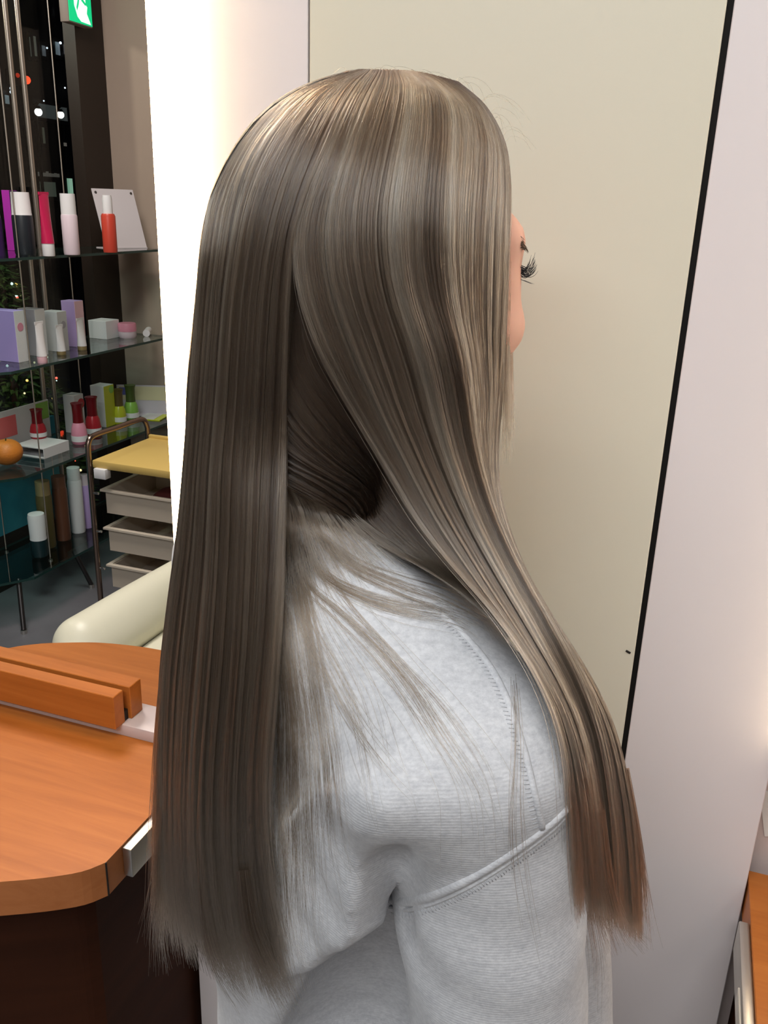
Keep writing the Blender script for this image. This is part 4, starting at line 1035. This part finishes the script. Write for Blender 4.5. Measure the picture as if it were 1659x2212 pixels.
for x in (X0 - 0.010, X1 + 0.010):
    hp_ = [(x, Y0, 0.05), (x, Y0, ZT + 0.02), (x, Y0 + 0.004, ZT + 0.045), (x, Y0 + 0.025, ZT + 0.06), (x, 0, ZT + 0.06), (x, Y1 - 0.04, ZT + 0.06), (x, Y1 - 0.012, ZT + 0.05), (x, Y1, ZT + 0.025), (x, Y1, 0.05)]
    Pt = np.concatenate([[hp_[0]], catmull(np.array(hp_[1:8]), 26), [hp_[8]]])
    tube_obj('frame_hoop', Pt, 0.0085, M_post if x < 0 else M_post, tr, 10)
for x in (X0 - 0.01, X1 + 0.01):
    for y in (Y0, Y1):
        c = lathe_obj('caster', [(0, 0), (0.018, 0.002), (0.024, 0.018), (0.024, 0.03), (0.010, 0.042), (0.010, 0.06), (0, 0.06)], M_black, tr, 14, (x, y, 0))
for k, zt in enumerate((0.505, 0.385, 0.265)):
    a, b, c, d, h = X0 + 0.012, X1 - 0.012, Y0 + 0.01, Y1 - 0.012, 0.075
    bm = bmesh.new()
    box(bm, a + 0.012, b - 0.012, c + 0.010, c + 0.014, zt - h, zt - 0.004); box(bm, a + 0.012, b - 0.012, d - 0.014, d - 0.010, zt - h, zt - 0.004)
    box(bm, a + 0.012, a + 0.016, c + 0.014, d - 0.014, zt - h, zt - 0.004); box(bm, b - 0.016, b - 0.012, c + 0.014, d - 0.014, zt - h, zt - 0.004)
    box(bm, a + 0.016, b - 0.016, c + 0.014, d - 0.014, zt - h, zt - h + 0.004)
    dr = from_bm('drawer', bm, M_cream, tr)
    bm = bmesh.new()
    for dd in ((a, b, c, c + 0.014), (a, b, d - 0.014, d), (a, a + 0.014, c + 0.014, d - 0.014), (b - 0.014, b, c + 0.014, d - 0.014)): box(bm, *dd, zt - 0.006, zt)
    from_bm('rim', bm, mat('rim_cream', (0.62, 0.54, 0.44), 0.4), dr)
    for y in (Y0, Y1): tube_obj('peg', [(X0 - 0.012, y, zt - 0.01), (X0 + 0.014, y, zt - 0.01)], 0.004, M_chrome, tr, 8)
box_obj('clip_box', (X0 + 0.012, X0 + 0.052, Y0 - 0.012, Y0 + 0.015, 0.545, 0.575), P_white, tr, bev=0.002)
# things lying in the upper drawer
e = empty('hair_brush_bundle', RM(TU + 0.05, TV - 0.02, 0.434), 0.2, 'dark red cloth bundle in the top trolley drawer', 'cloth')
def blob(p): return smin(sd_ell(p, (0, 0, 0.032), (0.075, 0.06, 0.036)), sd_ell(p, (0.06, 0.02, 0.03), (0.05, 0.045, 0.03)), 0.03) + 0.003 * np.sin(60 * p[..., 0]) * np.sin(50 * p[..., 1])
bv, bq = surface_nets(blob, (-0.13, -0.11, -0.02), (0.15, 0.11, 0.1), 0.008)
e.name = 'cloth_bundle'
o = link('cloth', mesh_np('cloth', bv, bq), mat('cloth_red', (0.10, 0.018, 0.015), 0.8), e, True)

# ------------------------------------------------------------------ cream armchair beyond the counter
AU, AV = -0.75, 1.36
ac = empty('salon_armchair', RM(AU, AV, 0), -ANG, 'cream leather salon armchair beyond the round wooden counter', 'chair')
M_leather = mat('leather_cream', (0.74, 0.71, 0.56), 0.38, bump=0.08, bscale=150)
def arm_sdf(p):
    d = sd_cap(p, (-0.285, -0.125, 0.500), (-0.245, 0.20, 0.525), 0.056, 0.046)
    q = p.copy(); 
    d2 = sd_ell(p, (-0.262, 0.03, 0.492), (0.062, 0.25, 0.048))
    d = smin(d, d2, 0.03)
    return d + np.maximum(0, 0.0016 - np.abs(p[..., 2] - 0.492 - 0.03 * p[..., 1]) * 0.5)
bv, bq = surface_nets(arm_sdf, (-0.37, -0.26, 0.40), (-0.16, 0.34, 0.62), 0.005)
am = link('armrest', mesh_np('armrest', bv, bq), M_leather, ac, True)
am2 = link('armrest', am.data, None, ac); am2.location = (0.53, 0, 0)
def seat_sdf(p):
    e = np.abs(p - np.array([0.0, 0.05, 0.40])) - np.array([0.19, 0.21, 0.045]); return np.linalg.norm(np.maximum(e, 0), axis=-1) + np.minimum(e.max(-1), 0) - 0.03
bv, bq = surface_nets(seat_sdf, (-0.25, -0.24, 0.30), (0.25, 0.34, 0.50), 0.012); link('seat', mesh_np('seat', bv, bq), M_leather, ac, True)
def back_sdf(p):
    e = np.abs(p - np.array([0.0, 0.33, 0.60])) - np.array([0.19, 0.03, 0.20]); return np.linalg.norm(np.maximum(e, 0), axis=-1) + np.minimum(e.max(-1), 0) - 0.03
bv, bq = surface_nets(back_sdf, (-0.25, 0.25, 0.34), (0.25, 0.42, 0.86), 0.012); link('backrest', mesh_np('backrest', bv, bq), M_leather, ac, True)
# woven side panel with a pale border
for sx in (-0.215, 0.31):
    wp = box_obj('side_border', (sx - 0.03, sx - 0.005, -0.20, 0.28, 0.425, 0.440), mat('border_pale', (0.66, 0.62, 0.58), 0.5), ac, bev=0.003)
    bm = bmesh.new()
    for k in range(60): box(bm, sx + 0.0, sx + 0.0025, -0.195 + k * 0.008, -0.191 + k * 0.008, 0.33, 0.425)
    for k in range(12): box(bm, sx + 0.0008, sx + 0.0034, -0.20, 0.28, 0.332 + k * 0.008, 0.336 + k * 0.008)
    o = from_bm('woven_panel', bm, mat('weave_grey', (0.36, 0.33, 0.29), 0.7), ac); o['kind'] = 'stuff'
lathe_obj('pedestal', [(0, 0), (0.22, 0), (0.22, 0.015), (0.05, 0.03), (0.04, 0.32), (0, 0.32)], M_chrome, ac, 32)

# ------------------------------------------------------------------ exit sign inside the window corner
GU = -2.13
ga, gb = to_room(at_u(149, 46, GU)), to_room(at_u(200, 58, GU))
e = empty('exit_sign', RM(GU, (ga[1] + gb[1]) / 2, ga[2]), -ANG, 'green illuminated emergency exit sign hanging near the dark window', 'sign')
L_ = gb[1] - ga[1]
box_obj('housing', (-0.035, 0.0, -L_ / 2, L_ / 2, 0, 0.17), mat('sign_housing', (0.30, 0.25, 0.22), 0.5), e, bev=0.002)
tube_obj('stem', [(-0.018, 0, 0.17), (-0.018, 0, CEIL - ga[2])], 0.006, M_steel, e)
gm = mat('sign_green', (0.0, 0.3, 0.12), 0.4, emit=(0.0, 0.55, 0.20), estr=1.0); wm = mat('sign_white', (0.8, 0.9, 0.85), 0.4, emit=(0.72, 1.0, 0.80), estr=0.95)
fc = box_obj('face', (0.0, 0.002, -L_ / 2 + 0.003, L_ / 2 - 0.003, 0.004, 0.166), gm, e)
def flat(name, pts, m, parent, x):
    bm = bmesh.new(); a = [bm.verts.new((x, y, z)) for y, z in pts]; b = [bm.verts.new((x + 0.0006, y, z)) for y, z in pts]
    bm.faces.new(a); bm.faces.new(b[::-1])
    for k in range(len(pts)): bm.faces.new((a[k], a[(k + 1) % len(pts)], b[(k + 1) % len(pts)], b[k]))
    return from_bm(name, bm, m, parent)
w2 = L_ / 2
flat('doorway', [(-w2 * 0.52, 0.165), (-w2 * 0.50, 0.055), (-w2 * 0.28, 0.022), (0.0, 0.010), (w2 * 0.82, 0.008), (w2 * 0.52, 0.040), (w2 * 0.60, 0.060), (w2 * 0.46, 0.066), (w2 * 0.52, 0.165)], wm, fc, 0.002)
flat('figure', [(-w2 * 0.02, 0.165), (w2 * 0.16, 0.165), (w2 * 0.12, 0.100), (w2 * 0.20, 0.082), (w2 * 0.46, 0.070), (w2 * 0.44, 0.062), (w2 * 0.12, 0.074), (w2 * 0.02, 0.096), (-w2 * 0.14, 0.060), (-w2 * 0.30, 0.040), (-w2 * 0.34, 0.050), (-w2 * 0.20, 0.072), (-w2 * 0.08, 0.110)], gm, fc, 0.0027)

# ------------------------------------------------------------------ night street beyond the glass
gr = rbox('ground_outside', -14.0, UL - 0.1, -4, 16, -0.15, -0.05, mat('asphalt', (0.02, 0.02, 0.022), 0.8))
BU = -8.5
bl = empty('building', RM(BU - 0.5, 9.5, -0.05), -ANG, 'dark building across the street with a few dimly lit windows', 'building')
box_obj('facade', (-2.0, 0.5, -8.0, 6.0, 0, 9.0), mat('facade_dark', (0.030, 0.026, 0.024), 0.8), bl)
def on_fac(px, py): q = to_room(at_u(px, py, BU)); return q[1] - 9.5, q[2] + 0.05
lits = [((57, 80), (62, 122), 0.05, (0.55, 0.6, 0.5)), ((66, 78), (74, 122), 0.08, (0.6, 0.62, 0.5)), ((84, 98), (93, 122), 0.07, (0.6, 0.65, 0.7)), ((113, 90), (124, 120), 0.12, (0.6, 0.75, 0.85)), ((131, 96), (137, 118), 0.06, (0.6, 0.6, 0.6)),
        ((4, 205), (14, 225), 0.15, (0.6, 0.75, 0.8)), ((85, 275), (92, 310), 0.05, (0.6, 0.62, 0.45)), ((132, 308), (138, 316), 0.10, (0.8, 0.7, 0.6)),
        ((70, 222), (140, 262), 0.03, (0.7, 0.8, 0.75)), ((80, 392), (116, 425), 0.05, (0.55, 0.65, 0.5)), ((139, 385), (153, 425), 0.35, (0.5, 0.9, 0.65)), ((124, 420), (130, 440), 0.10, (0.8, 0.8, 0.8))]
for i, (a, b, st, cl_) in enumerate(lits):
    y0, z1 = on_fac(*a); y1, z0 = on_fac(*b)
    wn = box_obj('window', (0.5, 0.54, min(y0, y1) - 0.04, max(y0, y1) + 0.04, min(z0, z1) - 0.05, max(z0, z1) + 0.05), M_dark, bl)
    box_obj('pane', (0.54, 0.55, min(y0, y1), max(y0, y1), min(z0, z1), max(z0, z1)), mat('lit_%d' % i, cl_, 0.5, emit=cl_, estr=st), wn)
for (x, y, r) in ((88, 104, 2.6), (117, 93, 3.6), (134, 98, 1.6), (135, 116, 2.0), (127, 190, 2.4), (141, 194, 3.0), (10, 191, 4), (10, 199, 4), (81, 218, 2.2)):
    yy, zz = on_fac(x, y); bm = bmesh.new(); bmesh.ops.create_icosphere(bm, subdivisions=2, radius=r * 0.0048)
    o = from_bm('bulb', bm, mat('bulb_white', (1, 1, 1), 0.5, emit=(0.8, 0.9, 1.0), estr=1.2), bl, smooth=True); o.location = (0.60, yy, zz)
# faint shop lettering above the entrance, too blurred to read
y0, z1 = on_fac(77, 371); y1, z0 = on_fac(125, 383)
sg = box_obj('shop_sign', (0.5, 0.53, y0, y1, z0 - 0.02, z1 + 0.02), M_dark, bl)
nb = 8
for k in range(nb):
    ya = y0 + (y1 - y0) * k / nb; yb = ya + (y1 - y0) / nb * 0.8
    hh = (z1 - z0) * (1.0, 0.8, 0.9, 1.25, 0.85, 0.8, 0.95, 0.85)[k]
    box_obj('letter_stroke', (0.53, 0.54, ya, yb, z0, z0 + hh), mat('letters_grey', (0.35, 0.32, 0.28), 0.6, emit=(0.5, 0.46, 0.40), estr=0.10), sg)
def street_lamp(label, px, py, r, col, st, U_):
    q = to_room(at_u(px, py, U_)); e = empty('street_lamp', RM(U_, q[1], -0.05), -ANG, label, 'lamp')
    H_ = q[2] + 0.05
    tube_obj('pole', [(-0.04, 0, 0), (-0.04, 0, H_ + 0.06), (0.0, 0, H_ + 0.09)], 0.018, M_dark, e, 8)
    bm = bmesh.new(); bmesh.ops.create_uvsphere(bm, u_segments=16, v_segments=10, radius=r); o = from_bm('globe', bm, mat('globe_%s' % label[:6], col, 0.4, emit=col, estr=st), e, smooth=True); o.location = (0, 0, H_)
    lathe_obj('shade', [(0.02, H_ + r * 0.8), (r * 0.9, H_ + r * 0.75), (r * 0.5, H_ + r * 1.5), (0, H_ + r * 1.6)], M_dark, e, 14)
street_lamp('bright white street light outside, nearer to the steel window poles', 83, 242, 0.040, (0.95, 1.0, 0.95), 3.0, -7.0)
street_lamp('second white street light outside, farther from the steel window poles', 131, 248, 0.038, (0.95, 1.0, 0.92), 3.0, -7.0)
q = to_room(at_u(57, 173, -7.4)); e = empty('traffic_light', RM(-7.4, q[1], -0.05), -ANG, 'red traffic light glowing in the dark street', 'traffic light')
H_ = q[2] + 0.05
tube_obj('pole', [(-0.06, 0, 0), (-0.06, 0, H_ + 0.1)], 0.03, M_dark, e); box_obj('housing', (-0.06, 0.0, -0.26, 0.07, H_ - 0.07, H_ + 0.08), M_black, e, bev=0.01)
for yy, r, st in ((0, 0.042, 2.2), (-0.14, 0.024, 0.35)):
    bm = bmesh.new(); bmesh.ops.create_uvsphere(bm, u_segments=14, v_segments=8, radius=r); o = from_bm('lens', bm, mat('red_%d' % int(r * 1000), (1, 0.05, 0.02), 0.4, emit=(1, 0.06, 0.02), estr=st), e, smooth=True); o.location = (0.005, yy, H_ if yy == 0 else H_ + 0.03)

# ------------------------------------------------------------------ small decorated fir outside the window
TUx, TVx = -2.62, 2.86
xt = empty('christmas_tree', RM(TUx, TVx, -0.05), -ANG, 'small decorated fir tree with tiny lights behind the glass shelves', 'tree')
tube_obj('trunk', [(0, 0, 0.0), (0, 0, 1.08)], [0.03, 0.006], P_brown, xt)
lathe_obj('pot', [(0, 0), (0.10, 0), (0.13, 0.18), (0, 0.18)], P_brown, xt)
vs, fs = [], []
rt = random.Random(5)
for i in range(2600):
    z_ = 0.15 + 0.95 * rt.random() ** 1.1; R_ = 0.30 * (1.12 - z_) / 0.97 + 0.015
    a = rt.uniform(0, 6.283); r_ = R_ * rt.uniform(0.45, 1.0)
    c = Vector((r_ * math.cos(a), r_ * math.sin(a), z_)); d = Vector((math.cos(a) + rt.uniform(-.5, .5), math.sin(a) + rt.uniform(-.5, .5), rt.uniform(-0.5, 0.35))).normalized()
    sd = d.cross(Vector((rt.uniform(-1, 1), rt.uniform(-1, 1), 1))).normalized() * rt.uniform(0.007, 0.013); ln = rt.uniform(0.03, 0.06)
    b0 = len(vs); up_ = sd.cross(d) * 0.4
    vs += [c - d * ln * 0.4, c + sd, c + d * ln, c - sd, c + up_]; fs += [(b0, b0 + 1, b0 + 4), (b0 + 1, b0 + 2, b0 + 4), (b0 + 2, b0 + 3, b0 + 4), (b0 + 3, b0, b0 + 4)]
me = bpy.data.meshes.new('foliage'); me.from_pydata([tuple(v) for v in vs], [], fs); o = link('foliage', me, mat('fir_green', (0.022, 0.07, 0.012), 0.55, col2=(0.06, 0.10, 0.02), nscale=12), xt); o['kind'] = 'stuff'
for i in range(80):
    z_ = 0.2 + 0.85 * rt.random(); R_ = 0.30 * (1.12 - z_) / 0.97 + 0.02; a = rt.uniform(-2.6, 0.9)
    bm = bmesh.new(); bmesh.ops.create_icosphere(bm, subdivisions=1, radius=rt.choice([0.003, 0.0045, 0.006]))
    cc_ = rt.choice(['warm', 'warm', 'cold', 'cold', 'red', 'gold'])
    o = from_bm('light_bulb', bm, mat('xmas_' + cc_, (1, 1, 1), 0.4, emit={'warm': (1, 0.8, 0.4), 'cold': (0.8, 1, 0.95), 'red': (1, 0.08, 0.03), 'gold': (0.9, 0.6, 0.1)}[cc_], estr=1.3), xt, smooth=True)
    o.location = (R_ * math.cos(a), R_ * math.sin(a), z_)
# bare point light outside lights the fir; no lamp body is built
l = bpy.data.lights.new('fir_light', 'POINT'); l.energy = 18; l.color = (1.0, 0.9, 0.75); l.shadow_soft_size = 0.06
o = bpy.data.objects.new('fir_light', l); COL.objects.link(o); o.location = RM(-2.75, 2.0, 2.1)

for o in list(scn.objects):
    if o.parent is None and o.get('category'):
        g = {'bottle': 'bottles on the glass shelves', 'tube': 'tubes on the glass shelves'}.get(o['category'])
        if o.name.split('.')[0] == 'carton': g = 'cartons on the glass shelves'
        if o.name.split('.')[0] == 'street_lamp': g = 'street lights outside the window'
        if o.name.split('.')[0] == 'strip_lamp': g = 'strip lamps on the partition'
        if g: o['group'] = g
